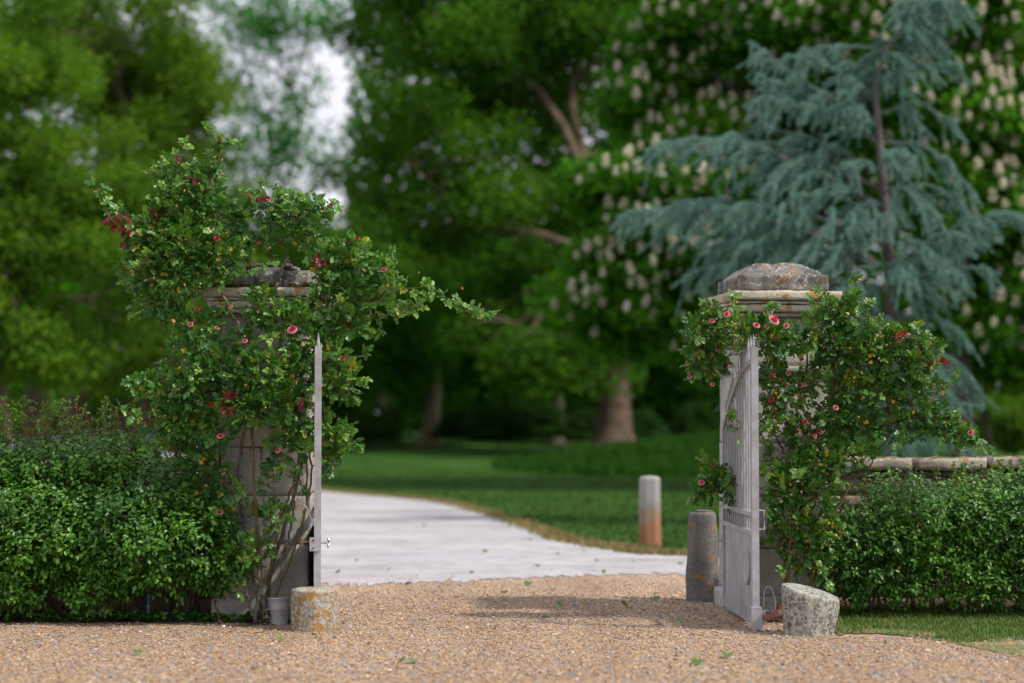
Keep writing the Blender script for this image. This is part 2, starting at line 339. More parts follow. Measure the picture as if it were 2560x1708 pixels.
def ground_mats():
    m, n, l, b = newmat("gravel")
    co = n.new("ShaderNodeTexCoord").outputs["Object"]
    v = n.new("ShaderNodeTexVoronoi"); v.inputs["Scale"].default_value = 75; v.inputs["Randomness"].default_value = 1; l.new(co, v.inputs["Vector"])
    sp_ = n.new("ShaderNodeSeparateColor"); l.new(v.outputs["Color"], sp_.inputs[0])
    r = ramp(n, [(0, (.15, .10, .06)), (.16, (.37, .225, .12)), (.34, (.47, .31, .18)), (.52, (.36, .29, .25)), (.66, (.24, .24, .26)), (.8, (.52, .39, .27)), (.93, (.66, .58, .48))], 'CONSTANT')
    l.new(sp_.outputs[0], r.inputs[0])
    mpg = n.new('ShaderNodeMapping'); mpg.inputs['Scale'].default_value = (1.3, .22, 1); l.new(co, mpg.inputs[0]); big = noise(n, l, .9, 5, .55, mpg.outputs[0]); rb = ramp(n, [(.35, (.74, .68, .62)), (.65, (1.10, 1.06, 1.02))]); l.new(big.outputs[0], rb.inputs[0])
    col = mixc(n, l, 1.0, r.outputs[0], rb.outputs[0], 'MULTIPLY')
    l.new(col, b.inputs["Base Color"]); b.inputs["Roughness"].default_value = .85
    bump(n, l, b, v.outputs["Distance"], -1.0 if False else .8, .008)
    M['gravel'] = m
    m, n, l, b = newmat("loose_stone")
    at = n.new("ShaderNodeAttribute"); at.attribute_name = "rnd"
    r = ramp(n, [(0, (.18, .11, .06)), (.14, (.36, .22, .10)), (.32, (.46, .295, .15)), (.50, (.50, .355, .21)), (.60, (.19, .20, .225)), (.75, (.32, .30, .29)), (.88, (.44, .31, .19)), (.97, (.68, .60, .50))], 'CONSTANT')
    l.new(at.outputs["Fac"], r.inputs[0]); l.new(r.outputs[0], b.inputs["Base Color"]); b.inputs["Roughness"].default_value = .8
    M['stones'] = m
    m, n, l, b = newmat("pale_drive")
    co = n.new("ShaderNodeTexCoord").outputs["Object"]
    a = noise(n, l, .5, 6, .6, co); r = ramp(n, [(.3, (.33, .325, .35)), (.5, (.40, .395, .425)), (.7, (.46, .455, .485))]); l.new(a.outputs[0], r.inputs[0])
    a2 = noise(n, l, 30, 4, .7, co); r2 = ramp(n, [(.3, (.72, .7, .68)), (.7, (1.15, 1.15, 1.15))]); l.new(a2.outputs[0], r2.inputs[0])
    mp = n.new("ShaderNodeMapping"); mp.inputs["Scale"].default_value = (.35, .55, 1); l.new(co, mp.inputs[0])
    a3 = noise(n, l, 1.0, 4, .6, mp.outputs[0]); r3 = ramp(n, [(.34, (.80, .77, .74)), (.5, (1, 1, 1))]); l.new(a3.outputs[0], r3.inputs[0])
    a4 = noise(n, l, 3.2, 8, .75, co); r4 = ramp(n, [(.34, (.78, .77, .75)), (.5, (1, 1, 1)), (.68, (1.12, 1.12, 1.12))]); l.new(a4.outputs[0], r4.inputs[0])
    col = mixc(n, l, 1.0, mixc(n, l, 1.0, mixc(n, l, 1.0, r.outputs[0], r2.outputs[0], 'MULTIPLY'), r3.outputs[0], 'MULTIPLY'), r4.outputs[0], 'MULTIPLY')
    l.new(col, b.inputs["Base Color"]); b.inputs["Roughness"].default_value = .95; bump(n, l, b, a2.outputs[0], .3, .01)
    M['road'] = m
    m, n, l, b = newmat("lawn")
    co = n.new("ShaderNodeTexCoord").outputs["Object"]
    a = noise(n, l, .35, 5, .6, co); r = ramp(n, [(.3, (.022, .068, .009)), (.55, (.036, .100, .014)), (.75, (.065, .125, .02))]); l.new(a.outputs[0], r.inputs[0])
    a2 = noise(n, l, 18, 5, .8, co); r2 = ramp(n, [(.3, (.55, .6, .5)), (.7, (1.35, 1.3, 1.2))]); l.new(a2.outputs[0], r2.inputs[0])
    l.new(mixc(n, l, 1.0, r.outputs[0], r2.outputs[0], 'MULTIPLY'), b.inputs["Base Color"]); b.inputs["Roughness"].default_value = .9
    b.inputs["Specular IOR Level"].default_value = .1; bump(n, l, b, a2.outputs[0], .8, .05)
    M['lawn'] = m
    m, n, l, b = newmat("soil")
    co = n.new("ShaderNodeTexCoord").outputs["Object"]
    a = noise(n, l, 14, 7, .75, co); r = ramp(n, [(.3, (.045, .03, .02)), (.6, (.11, .075, .05)), (.75, (.2, .15, .1))]); l.new(a.outputs[0], r.inputs[0])
    l.new(r.outputs[0], b.inputs["Base Color"]); b.inputs["Roughness"].default_value = .95; bump(n, l, b, a.outputs[0], .8, .02)
    M['soil'] = m
    m, n, l, b = newmat("dry_turf")
    co = n.new("ShaderNodeTexCoord").outputs["Object"]
    a = noise(n, l, 3, 6, .7, co); r = ramp(n, [(.38, (.06, .10, .02)), (.5, (.12, .13, .04)), (.62, (.26, .16, .08))]); l.new(a.outputs[0], r.inputs[0])
    l.new(r.outputs[0], b.inputs["Base Color"]); b.inputs["Roughness"].default_value = .95; bump(n, l, b, a.outputs[0], .6, .02)
    M['turf'] = m
ground_mats()
M['blade'] = leaf_mat("grass_blade", [(0, (.05, .13, .015)), (.75, (.10, .20, .03)), (1, (.28, .22, .08))], .6, .35)
M['verge'] = leaf_mat("dry_verge_blade", [(0, (.10, .13, .03)), (.5, (.24, .18, .07)), (1, (.36, .25, .12))], .7, .3)
M['lawnblade'] = leaf_mat('lawn_blade', [(0, (.028, .070, .012)), (.6, (.05, .110, .018)), (1, (.09, .14, .03))], .7, .35, .2)
M['bankgrass'] = leaf_mat("bank_grass", [(0, (.016, .060, .008)), (.6, (.028, .095, .012)), (1, (.05, .13, .016))], .85, .4, .1)
M['fallen'] = leaf_mat("fallen_leaf", [(0, (.05, .13, .02)), (1, (.10, .20, .03))], .5, .2)

# ------------------------------------------------------------------ ground
def smooth(a, b, x):
    t = np.clip((x - a) / (b - a), 0, 1); return t * t * (3 - 2 * t)
def H(X, Y):
    X = np.asarray(X, float); Y = np.asarray(Y, float)
    z = 1.0 * smooth(35, 105, Y) + .9 * smooth(105, 200, Y)
    # shaded grassy bank on the right of the drive
    d = np.hypot((X - 7.2) / 7.5, (Y - 62) / 9.0)
    z = z + .75 * (1 - smooth(.1, 1.0, d))
    return z
def grid_sheet(name, xs, ys, zfn, m, kind='structure'):
    X, Y = np.meshgrid(xs, ys); Z = zfn(X, Y)
    V = np.stack([X, Y, Z], -1).reshape(-1, 3); nx, ny = len(xs), len(ys)
    i = np.arange(ny - 1)[:, None] * nx; j = np.arange(nx - 1)[None]
    q = np.stack([i + j, i + j + 1, i + j + 1 + nx, i + j + nx], -1).reshape(-1, 4)
    mb = MB(); mb.add(V, q); o = mb.build(name, m, smooth=True); o["kind"] = kind; return o
xs = np.unique(np.concatenate([np.linspace(-700, -60, 9), np.linspace(-60, 60, 81), np.linspace(60, 700, 9)]))
ys = np.unique(np.concatenate([np.linspace(-60, 15, 4), np.linspace(15, 130, 80), np.linspace(130, 900, 14)]))
grid_sheet("lawn", xs, ys, H, M['lawn'])
def strip(name, A, B, m, n=10, dz=.01, seg=6, jit=0):
    A = spline(A, (len(A) - 1) * seg + 1); B = spline(B, (len(B) - 1) * seg + 1)
    t = np.linspace(0, 1, n)[None, :, None]
    V = A[:, None] * (1 - t) + B[:, None] * t
    if jit:
        V[:, 0, 1] += rng.normal(size=len(V)) * jit; V[:, -1, 1] += rng.normal(size=len(V)) * jit * .4
    V[..., 2] = H(V[..., 0], V[..., 1]) + dz
    k = len(A); i = np.arange(k - 1)[:, None] * n; j = np.arange(n - 1)[None]
    q = np.stack([i + j, i + j + 1, i + j + 1 + n, i + j + n], -1).reshape(-1, 4)[:, ::-1]
    mb = MB(); mb.add(V.reshape(-1, 3), q); o = mb.build(name, m, smooth=True); o["kind"] = 'structure'; return o
gx = np.linspace(-16, 16, 65); gy = np.linspace(1, 20.6, 60)
grid_sheet("gravel_forecourt", gx, gy, lambda X, Y: .006 + 0 * X, M['gravel'])
edge_px = [(2560, 1408), (1719, 1393), (1549, 1377), (1415, 1355), (1370, 1338), (1281, 1306), (1191, 1278), (1102, 1259), (968, 1247), (803, 1235)]
OUT = [Vector((16, 23.2, 0))] + [G(*p) for p in edge_px] + [Vector((-7.2, 52, 0)), Vector((-11, 68, 0)), Vector((-17, 92, 0)), Vector((-30, 120, 0))]
INN = [Vector((16, 20.0, 0)), Vector((6, 20.2, 0)), Vector((2.2, 20.1, 0)), Vector((1, 20.0, 0)), Vector((.3, 19.7, 0)), Vector((-.5, 19.2, 0)), Vector((-1.2, 18.9, 0)),
       Vector((-2, 18.7, 0)), Vector((-3.2, 19, 0)), Vector((-5, 20.5, 0)), Vector((-8, 27, 0)), Vector((-13, 46, 0)), Vector((-18, 68, 0)), Vector((-25, 92, 0)), Vector((-40, 120, 0))]
strip("drive_road", INN, OUT, M['road'], n=14, dz=.012, seg=20, jit=.15)
# soil bed under the left hedge and rose
soil = strip("soil_bed", [Vector((-6, 15.05, 0)), Vector((-3.4, 15.08, 0)), Vector((-2.4, 15.0, 0)), Vector((-1.95, 14.82, 0)), Vector((-1.62, 15.0, 0))],
             [Vector((-6, 16.1, 0)), Vector((-3.4, 16.1, 0)), Vector((-2.4, 16.1, 0)), Vector((-1.95, 15.6, 0)), Vector((-1.62, 15.4, 0))], M['soil'], n=5, dz=.012, seg=12, jit=.015)
turf = strip("turf_strip", [G(2095, 1592), G(2200, 1588), G(2350, 1606), G(2560, 1646), G(2900, 1690)],
             [Vector((2.4, 16.2, 0)), Vector((3.0, 16.2, 0)), Vector((3.8, 16.2, 0)), Vector((4.6, 16.2, 0)), Vector((6, 16.2, 0))], M['turf'], n=8, dz=.013, seg=12, jit=.03)

# loose stones of the gravel: real small pebbles lying on the sheet
def pebbles():
    oc = np.array([[1, 0, 0], [-1, 0, 0], [0, 1, 0], [0, -1, 0], [0, 0, 1], [0, 0, -1]], float)
    fc = np.array([[0, 2, 4], [2, 1, 4], [1, 3, 4], [3, 0, 4], [2, 0, 5], [1, 2, 5], [3, 1, 5], [0, 3, 5]])
    N = 120000
    Y = 11.0 + (rng.random(N) ** 1.2) * 9.8; X = (rng.random(N) - .5) * (Y * .56)
    keep = ~((Y > 15.02) & (X < -1.6)) & ~((Y > 15.3) & (X > 1.6))
    gz = np.array([G(2095, 1592).y, G(2900, 1690).y])
    keep &= ~((X > 2.25) & (Y > 14.0))
    keep &= ~((Y > 17.6) & (rng.random(N) > np.where(Y < 19, .75, .32 * (20.8 - Y) / 1.8)))
    X, Y = X[keep], Y[keep]; N = len(X)
    s = np.clip(rng.lognormal(math.log(.0058), .36, N), .003, .017)
    sc3 = np.stack([s * rng.uniform(.8, 1.4, N), s * rng.uniform(.8, 1.3, N), s * rng.uniform(.45, .8, N)], -1)
    th = rng.random(N) * 6.28; ct, st = np.cos(th), np.sin(th)
    V = oc[None] * sc3[:, None] * rng.uniform(.75, 1.2, (N, 6, 1))
    V = np.stack([V[..., 0] * ct[:, None] - V[..., 1] * st[:, None], V[..., 0] * st[:, None] + V[..., 1] * ct[:, None] + V[..., 0] * 0, V[..., 2] + V[..., 0] * rng.uniform(-.3, .3, (N, 1))], -1)
    V += np.stack([X, Y, .008 + sc3[:, 2] * .55], -1)[:, None]
    mb = MB(); mb.add(V.reshape(-1, 3), (fc[None] + (np.arange(N) * 6)[:, None, None]).reshape(-1, 3), np.repeat(rng.random(N), 6))
    o = mb.build("loose_gravel", M['stones']); tag(o, "tan, pink and blue grey gravel stones covering the forecourt", "gravel", kind="stuff")
pebbles()

def grass_blades(name, X, Y, z, h, m, label, cat, wdt=.12, lean=.5):
    n = len(X); d = rng.normal(size=(n, 3)) * lean; d[:, 2] = 1
    mb = MB(); T = (np.array([[-wdt, 0, 0], [wdt, 0, 0], [wdt * .7, .55, .08], [-wdt * .7, .55, .08], [0, 1, .3]]), [np.array([[0, 1, 2, 3]]), np.array([[3, 2, 4]])])
    leaves(mb, np.stack([X, Y, z], -1), d, rdirs(n), h, T)
    o = mb.build(name, m); tag(o, label, cat, kind="stuff")
n = 26000
X = rng.uniform(2.3, 5.6, n); Y = rng.uniform(13.6, 16.1, n)
A = np.array([[*G(*p)][:2] for p in [(2095, 1592), (2200, 1588), (2350, 1606), (2560, 1646), (2900, 1690)]])
edge = np.interp(X, A[:, 0], A[:, 1])
pn = np.array([mnoise.noise(Vector((a * 2.2, b * 2.2, 3))) for a, b in zip(X, Y)])
k = (Y > edge + .02 + rng.exponential(.03, n)) & (pn + rng.normal(size=n) * .2 + (Y - edge) * .35 > .05)
grass_blades("turf_grass", X[k], Y[k], np.full(k.sum(), .012), rng.uniform(.02, .055, k.sum()), M['blade'],
             "short patchy grass in front of the hedge on the right", "grass", .09)
# dry verge along the far edge of the drive
OS = spline(OUT, 400)
pick = OS[rng.integers(0, 330, 11000)] + rng.normal(size=(11000, 3)) * np.array([.09, .09, 0])
grass_blades("dry_verge", pick[:, 0], pick[:, 1] + .12, H(pick[:, 0], pick[:, 1]) + .01, rng.uniform(.04, .11, len(pick)), M['verge'],
             "straw coloured dry grass fringe along the pale drive", "grass", .12)
n = 15000
th = rng.random(n) * 6.28; rr = np.sqrt(rng.random(n))
X = 7.2 + 7.8 * rr * np.cos(th); Y = 61 + 8.5 * rr * np.sin(th)
grass_blades("bank_grass", X, Y, H(X, Y), rng.uniform(.2, .45, n), M['bankgrass'], "tall dark grass on the shaded bank below the trees", "grass", .09)
n = 26000
Y = rng.uniform(22, 60, n) ; X = rng.uniform(-.17, .27, n) * Y
oy = np.interp(X, OS[::-1][:, 0][:400], OS[::-1][:, 1][:400]) if False else None
OSo = OS[np.argsort(OS[:, 0])]; ed = np.interp(X, OSo[:, 0], OSo[:, 1])
k = Y > ed + .1
grass_blades("lawn_grass", X[k], Y[k], H(X[k], Y[k]), rng.uniform(.05, .10, k.sum()), M['lawnblade'], "mown green grass of the park beyond the drive", "grass", .18)

# ------------------------------------------------------------------ pillars
def pillar(name, label, front_left, width, depth, rot, caprot, capw, capd, zs, mirror, batter=1.0):
    """front_left: ground position of the front left corner of the shaft"""
    R = Matrix.Rotation(rot, 3, 'Z'); c = Vector(front_left) + R @ Vector((width / 2, depth / 2, 0))
    t = empty(name, (c.x, c.y, 0), label, "gate pillar", "stone pillars of the gateway")
    RC = Matrix.Rotation(caprot, 3, 'Z')
    zb, zneck, zcor0, zcor1, ztop = zs
    mb = MB(); rough_box(mb, (c.x, c.y, zb / 2), (width + .07, depth + .07, zb + .02), R, .02, .045, .012); mb.build("plinth", M['pillar'], t, True)
    mb = MB(); z = zb + .006; hs = []
    while z < zneck - .05:
        h = random.uniform(.36, .50); h = min(h, zneck - z)
        if zneck - z - h < .15: h = zneck - z
        f = 1 - (z - zb) / (zneck - zb) * .05
        if h > 0.05:
            wdt = width * f; cut = random.uniform(.35, .65) * wdt
            if random.random() < .45:
                for (a, b_) in ((0, cut - .001), (cut + .001, wdt)):
                    o = R @ Vector(((a + b_) / 2 - wdt / 2, random.uniform(-.004, .004), 0))
                    rough_box(mb, (c.x + o.x, c.y + o.y, z + h / 2), (b_ - a, depth * f, h - .002), R, .006, .04, .005)
            else:
                rough_box(mb, (c.x, c.y, z + h / 2), (wdt, depth * f, h - .002), R, .006, .04, .005)
        z += h
    # a worn string course under the neck
    mb.build("shaft", M['pillar'], t, True)
    mb = MB(); zz = zneck - .012; rough_box(mb, (c.x, c.y, zneck + .02), (width + .035, depth + .035, .055), R, .012, .045, .006)
    rough_box(mb, (c.x, c.y, (zneck + .05 + zcor0) / 2), (width * .93, depth * .93, zcor0 - zneck - .045), R, .008, .05, .006)
    mb.build("neck", M['pillar'], t, True)
    # cornice: stepped mouldings
    mb = MB(); H_ = zcor1 - zcor0; cw = [(.86, .0, .16), (.94, .165, .46), (.955, .47, .60), (1.0, .61, 1.0)]
    cc = Vector((c.x, c.y, 0)) + Vector((mirror, 0, 0))
    for f, a, b_ in cw:
        rough_box(mb, (cc.x, cc.y, zcor0 + H_ * (a + b_) / 2), (capw * f, capd * f, H_ * (b_ - a) - .002), RC, .010, .035, .009)
    mb.build("cornice", M['cornice'], t, True)
    return t, cc, RC
tL, cL, RL = pillar("gate_pillar", "weathered stone gate pillar wrapped in the taller climbing rose", (-2.25, 15.25, 0), .70, .62, 0, math.radians(-4), .90, .98,
                    (.17, 2.00, 2.34, 2.53, 2.72), .02)
tR, cR, RR = pillar("gate_pillar", "stone gate pillar with a rounded lichened cap behind the open gate leaf", (1.80, 15.52, 0), .68, .98, math.radians(6), math.radians(7), .86, 1.2,
                    (.16, 1.90, 2.33, 2.53, 2.78), -.02)
# left cap: a broken mossy block
mb = MB()
for (dx, w_, h, dz) in ((-.20, .26, .15, 0), (.03, .24, .17, 0), (.245, .22, .14, .0)):
    o = RL @ Vector((dx, -.02, 0)); rough_box(mb, (cL.x + o.x, cL.y + o.y, 2.53 + h / 2), (w_, .62, h), RL, .025, .03, .02, top=(.9, .8))
o = RL @ Vector((-.03, 0, 0)); rough_box(mb, (cL.x + o.x, cL.y + o.y, 2.712), (.44, .5, .035), RL, .012, .03, .012)
mb.build("cap_block", M['cap'], tL, True)
# moss cushions on the ledge
mb = MB(); n_ = 2600; xx = rng.uniform(-.40, .40, n_); yy = rng.uniform(-.46, -.30, n_); kk = np.array([mnoise.noise(Vector((a * 9, b * 9, 4))) for a, b in zip(xx, yy)]) > -.02
xx, yy = xx[kk], yy[kk]; pp = np.array([tuple(Vector((cL.x, cL.y, 2.532)) + RL @ Vector((a, b, rng.random() * .018))) for a, b in zip(xx, yy)])
leaves(mb, pp, rdirs(len(pp)) * .7 + np.array([0, -.2, .8]), rdirs(len(pp)), rng.uniform(.012, .028, len(pp)), T_LEAF)
tag(mb.build("moss", leaf_mat("moss", [(0, (.07, .06, .01)), (.6, (.16, .13, .015)), (1, (.20, .11, .02))], .8, .2), tL), "yellow brown moss")
# right cap: domed block
mb = MB(); bm = None
nx, ny = 22, 22; cwx, cwy = .68, .90
V = []; 
for j in range(ny + 1):
    for i in range(nx + 1):
        u = i / nx * 2 - 1; v = j / ny * 2 - 1
        r_ = max(abs(u), abs(v))
        z = .145 + .10 * min(1, 2.2 * (1 - r_)) ** .8 - .03 * u * u - .015 * v * v
        if r_ > .97: z = .12
        nn = mnoise.noise(Vector((u * 2.2, v * 2.2, 5))) * .022 + mnoise.noise(Vector((u * 8, v * 8, 2))) * .010 - (.022 if abs(u + .08 - .1 * v) < .05 else 0)
        q = RR @ Vector((u * cwx / 2 * (1.0), v * cwy / 2, 0)); V.append((cR.x + .02 + q.x, cR.y + q.y, 2.53 + z + nn))
i = np.arange(ny)[:, None] * (nx + 1); j = np.arange(nx)[None]
mb.add(V, np.stack([i + j, i + j + 1, i + j + nx + 2, i + j + nx + 1], -1).reshape(-1, 4))
rough_box(mb, (cR.x + .02, cR.y, 2.53 + .065), (cwx + .012, cwy + .012, .14), RR, .014, .03, .012)
mb.build("cap_block", M['cap'], tR, True)

# ------------------------------------------------------------------ walls
def wall(label, x0, x1, Y0, Y1, ztop, th=.38):
    t = empty("stone_wall", ((x0 + x1) / 2, (Y0 + Y1) / 2, 0), label, "wall", "low rubble walls beside the gateway")
    L = math.hypot(x1 - x0, Y1 - Y0); a = math.atan2(Y1 - Y0, x1 - x0); R = Matrix.Rotation(a, 3, 'Z'); o0 = Vector((x0, Y0, 0))
    mb = MB(); z = 0
    while z < ztop - .14:
        h = random.uniform(.11, .17); h = min(h, ztop - .11 - z)
        if h < .03: break
        x = 0
        while x < L:
            wd = min(random.uniform(.16, .36), L - x)
            if wd > .03:
                q = o0 + R @ Vector((x + wd / 2, th / 2 + random.uniform(-.008, .008), 0)); rough_box(mb, (q.x, q.y, z + h / 2), (wd - .012, th, h - .010), R, .02, .07, .012)
            x += wd
        z += h
    q = o0 + R @ Vector((L / 2, th / 2, 0)); boxv(mb, (q.x, q.y, (ztop - .12) / 2), (L - .02, th - .05, ztop - .13), a)
    mb.build("wall_face", M['wall'], t, True)
    x = 0
    mb = MB()
    while x < L:
        wd = min(random.uniform(.45, .8), L - x)
        if wd > .05:
            q = o0 + R @ Vector((x + wd / 2, th / 2, 0)); rough_box(mb, (q.x, q.y, ztop - .055 + random.uniform(-.008, .008)), (wd - .02, th + .14, .10), R @ Matrix.Rotation(random.uniform(-.02, .02), 3, 'Y'), .02, .045, .014)
        x += wd
    mb.build("coping", M['coping'], t, True)
wall("low rubble wall behind the left hedge, mostly hidden by leaves", -8.5, -2.27, 15.95, 15.85, 1.22)
wall("low rubble wall with flat coping slabs above the right hedge", 2.49, 8.5, 16.15, 16.25, 1.235)

# ------------------------------------------------------------------ gates
def gate(label, hinge, free, ztop, extra):
    h = Vector((*hinge, 0)); f = Vector((*free, 0)); L = (f - h).length; d = (f - h).normalized(); a = math.atan2(d.y, d.x)
    s = Vector((-d.y, d.x, 0))
    t = empty("metal_gate", h, label, "gate", "pale grey iron gate leaves standing open")
    def at(u, z, o=0): q = h + d * u + s * o; return (q.x, q.y, z)
    zb = .045; zl = .705; zm = .84
    mb = MB(); boxv(mb, at(L - .025, (zb + ztop) / 2), (.05, .05, ztop - zb), a); mb.build("free_stile", M['paint'], t)
    mb = MB(); boxv(mb, at(.02, (zb + ztop - .58) / 2 + .02), (.04, .045, ztop - .5 - zb), a); mb.build("hinge_stile", M['paint'], t)
    for z in (zb + .02, zl, zm):
        mb = MB(); boxv(mb, at(L / 2, z), (L - .09, .042, .035), a); mb.build("rail", M['paint'], t)
    def zt(u):
        q = u / L; return ztop - .10 - .50 * (1 - q) ** 1.9
    mb = MB(); us = np.linspace(.03, L - .05, 26)
    for u0, u1 in zip(us[:-1], us[1:]):
        p0, p1 = at(u0, zt(u0), 0), at(u1, zt(u1), 0)
        V = []
        for p in (p0, p1):
            for oz in (-.018, .018):
                for oo in (-.023, .023): V.append((p[0] + s.x * oo, p[1] + s.y * oo, p[2] + oz))
        mb.add(V, np.array([[0, 1, 5, 4], [2, 6, 7, 3], [0, 4, 6, 2], [1, 3, 7, 5]]))
    mb.build("curved_top_rail", M['paint'], t)
    mb = MB(); boxv(mb, at(L / 2, (zb + zl) / 2), (L - .088, .012, zl - zb - .03), a); mb.build("panel", M['paint'], t)
    nb = 13
    for i in range(nb):
        u = .09 + (L - .16) * i / (nb - 1) ; z1 = zt(u) + .10
        mb = MB(); tube(mb, [at(u, zm + .015), at(u, z1)], .0095, 8)
        lathe(mb, [(.0095, 0), (.013, .02), (.001, .10)], at(u, z1 - .001), 8)
        mb.build("bar", M['paint'], t, False)
    for i in range(nb):
        u = .09 + (L - .16) * i / (nb - 1)
        if i % 2 == 0 or True:
            mb = MB(); tube(mb, [at(u, zl + .015), at(u, zm - .015)], .008, 6); mb.build("short_bar", M['paint'], t)
    # round boss on the panel, both sides
    for sgn in (-1, 1):
        mb = MB(); n_ = 28; V = []; prof = [(.13, .006), (.13, .018), (.115, .026), (.10, .020), (.03, .020), (.0, .028)]
        for r_, o in prof:
            for k in range(n_):
                an = 2 * math.pi * k / n_; V.append(at(L - .36 + r_ * math.cos(an), .44 + r_ * math.sin(an), sgn * o))
        i = np.arange(len(prof) - 1)[:, None] * n_; j = np.arange(n_)[None]; kk = (j + 1) % n_
        mb.add(V, np.stack([i + j, i + kk, i + kk + n_, i + j + n_], -1).reshape(-1, 4)); mb.build("round_boss", M['paint'], t, False)
    for z in (.3, 1.2):
        mb = MB(); lathe(mb, [(.022, -.05), (.022, .05)], at(-.012, z), 12); mb.build("hinge", M['paint'], t, False)
    extra(t, at, L, a, s)
    return t
def ex_right(t, at, L, a, s):
    # D handle on the outer side of the free stile
    o = -1 if s.x < 0 else 1
    mb = MB(); tube(mb, [at(L - .025, .87, o * .02), at(L - .025, .87, o * .065), at(L - .025, .735, o * .065), at(L - .025, .735, o * .02)], .008, 8); mb.build("handle", M['rope'], t)
    mb = MB(); boxv(mb, at(L + .005, .10), (.07, .075, .16), a); boxv(mb, at(L + .01, .14, o * .05), (.03, .03, .03), a); boxv(mb, at(L + .01, .07, o * .05), (.03, .03, .03), a); mb.build("foot_bolt", M['paint'], t)
def ex_left(t, at, L, a, s):
    o = 1 if s.x < 0 else -1
    mb = MB(); boxv(mb, at(L - .012, .625, o * .022), (.09, .07, .095), a); mb.build("lock_box", M['paint'], t)
    mb = MB(); b_ = at(L - .02, .635, -o * .025); e = at(L - .02, .635, -o * .07); tube(mb, [b_, e], .008, 8)
    tube(mb, [at(L - .02, .60, -o * .072), at(L - .02, .615, -o * .08), at(L - .02, .655, -o * .08), at(L - .02, .67, -o * .072)], [.006, .012, .012, .006], 8); mb.build("knob", M['rope'], t)
    mb = MB(); tube(mb, [at(L - .02, .64, o * .05), at(L - .02, .64, o * .115)], .009, 8); tube(mb, [at(L - .02, .61, o * .115), at(L - .02, .67, o * .115)], .013, 8); mb.build("bolt", M['rust'], t)
    mb = MB(); pts = [at(L - .03 - k * .03, .86 - k * .0 - .14 * math.sin(k / 7 * 1.57), o * (.075 - .055 * k / 7)) for k in range(8)]
    tube(mb, [at(L - .1, .90, o * .085), at(L - .07, .80, o * .04), at(L - .05, .755, o * .03)], .0075, 8); mb.build("chain", M['rope'], t)
    mb = MB(); boxv(mb, at(L + .036, .655, o * .03), (.006, .014, .014), a); mb.build("screw", M['rust'], t)
    mb = MB(); boxv(mb, at(L + .036, .60, o * .03), (.006, .010, .010), a); mb.build("screw", M['rust'], t)
gate("left gate leaf seen edge on between the rose and the drive", (-1.562, 16.05), (-1.405, 14.5), 2.06, ex_left)
gate("right gate leaf swung open with a row of spiked bars showing", (1.715, 16.14), (1.752, 14.42), 2.05, ex_right)

# ------------------------------------------------------------------ stones and small things
def stump(label, base, prof, m, sides=40, amp=.05, tilt=(0, 0, 0), sx=1., sy=1., name="guard_stone", dz=None):
    mb = MB(); lathe(mb, prof, (0, 0, 0), sides, amp)
    o = mb.build(name, m, None, True, loc=(0, 0, 0)); me = o.data
    A = np.zeros(len(me.vertices) * 3, np.float32); me.vertices.foreach_get("co", A); A = A.reshape(-1, 3)
    A[:, 0] *= sx; A[:, 1] *= sy
    if dz: A[:, 2] += dz(A[:, 0], A[:, 1], A[:, 2])
    R = np.array(Matrix.Rotation(tilt[1], 3, 'Y') @ Matrix.Rotation(tilt[0], 3, 'X')); A = A @ R.T
    me.vertices.foreach_set("co", A.ravel().astype(np.float32)); me.update(); o.location = base
    tag(o, label, "stone post", "old stone guard posts"); return o
b = G(781, 1583)
def prof_of(rs, h, n=9, edge=.03):
    out = [(rs[0] * .98, -.05)]
    for i in range(n): q = i / (n - 1); out.append((np.interp(q, np.linspace(0, 1, len(rs)), rs), q * (h - edge)))
    r = out[-1][0]
    for q in (.3, .6, .85, 1): out.append((r - edge * (1 - math.sqrt(max(0, 1 - q * q))) * 1.0, h - edge + edge * q * .98))
    out += [(r * .75, h + .006), (r * .4, h + .012), (.001, h + .014)]
    return out
stump("squat round stone thickly crusted with orange lichen beside the small bucket", (b.x, b.y + .15, 0), prof_of([.168, .170, .169, .167], .305, edge=.018), M['lichen_stone'], amp=.05)
b = G(2030, 1595)
stump("squat grey stone with a slanting top at the edge of the right turf", (b.x, b.y + .17, 0), prof_of([.178, .185, .20, .205], .325, edge=.022), M['grey_stone'], amp=.07, sx=1.0, sy=.85,
      tilt=(0, math.radians(3), 0), dz=lambda x, y, z: -(x + .05) * .20 * np.clip(z / .3, 0, 1) + y * .12 * np.clip(z / .3, 0, 1))
b = G(1762, 1508)
stump("tall dark guard stone standing behind the right gate leaf", (b.x, b.y + .16, 0), prof_of([.160, .158, .145, .135, .125], .76, edge=.04), M['dark_stone'], amp=.09, sx=.92)
b = G(1795, 1512)
stump("small low footing stone tucked behind the right gate leaf", (b.x, b.y - .12, 0), prof_of([.055, .055, .05, .03], .20, edge=.02), M['dark_stone'], amp=.12, sides=16)
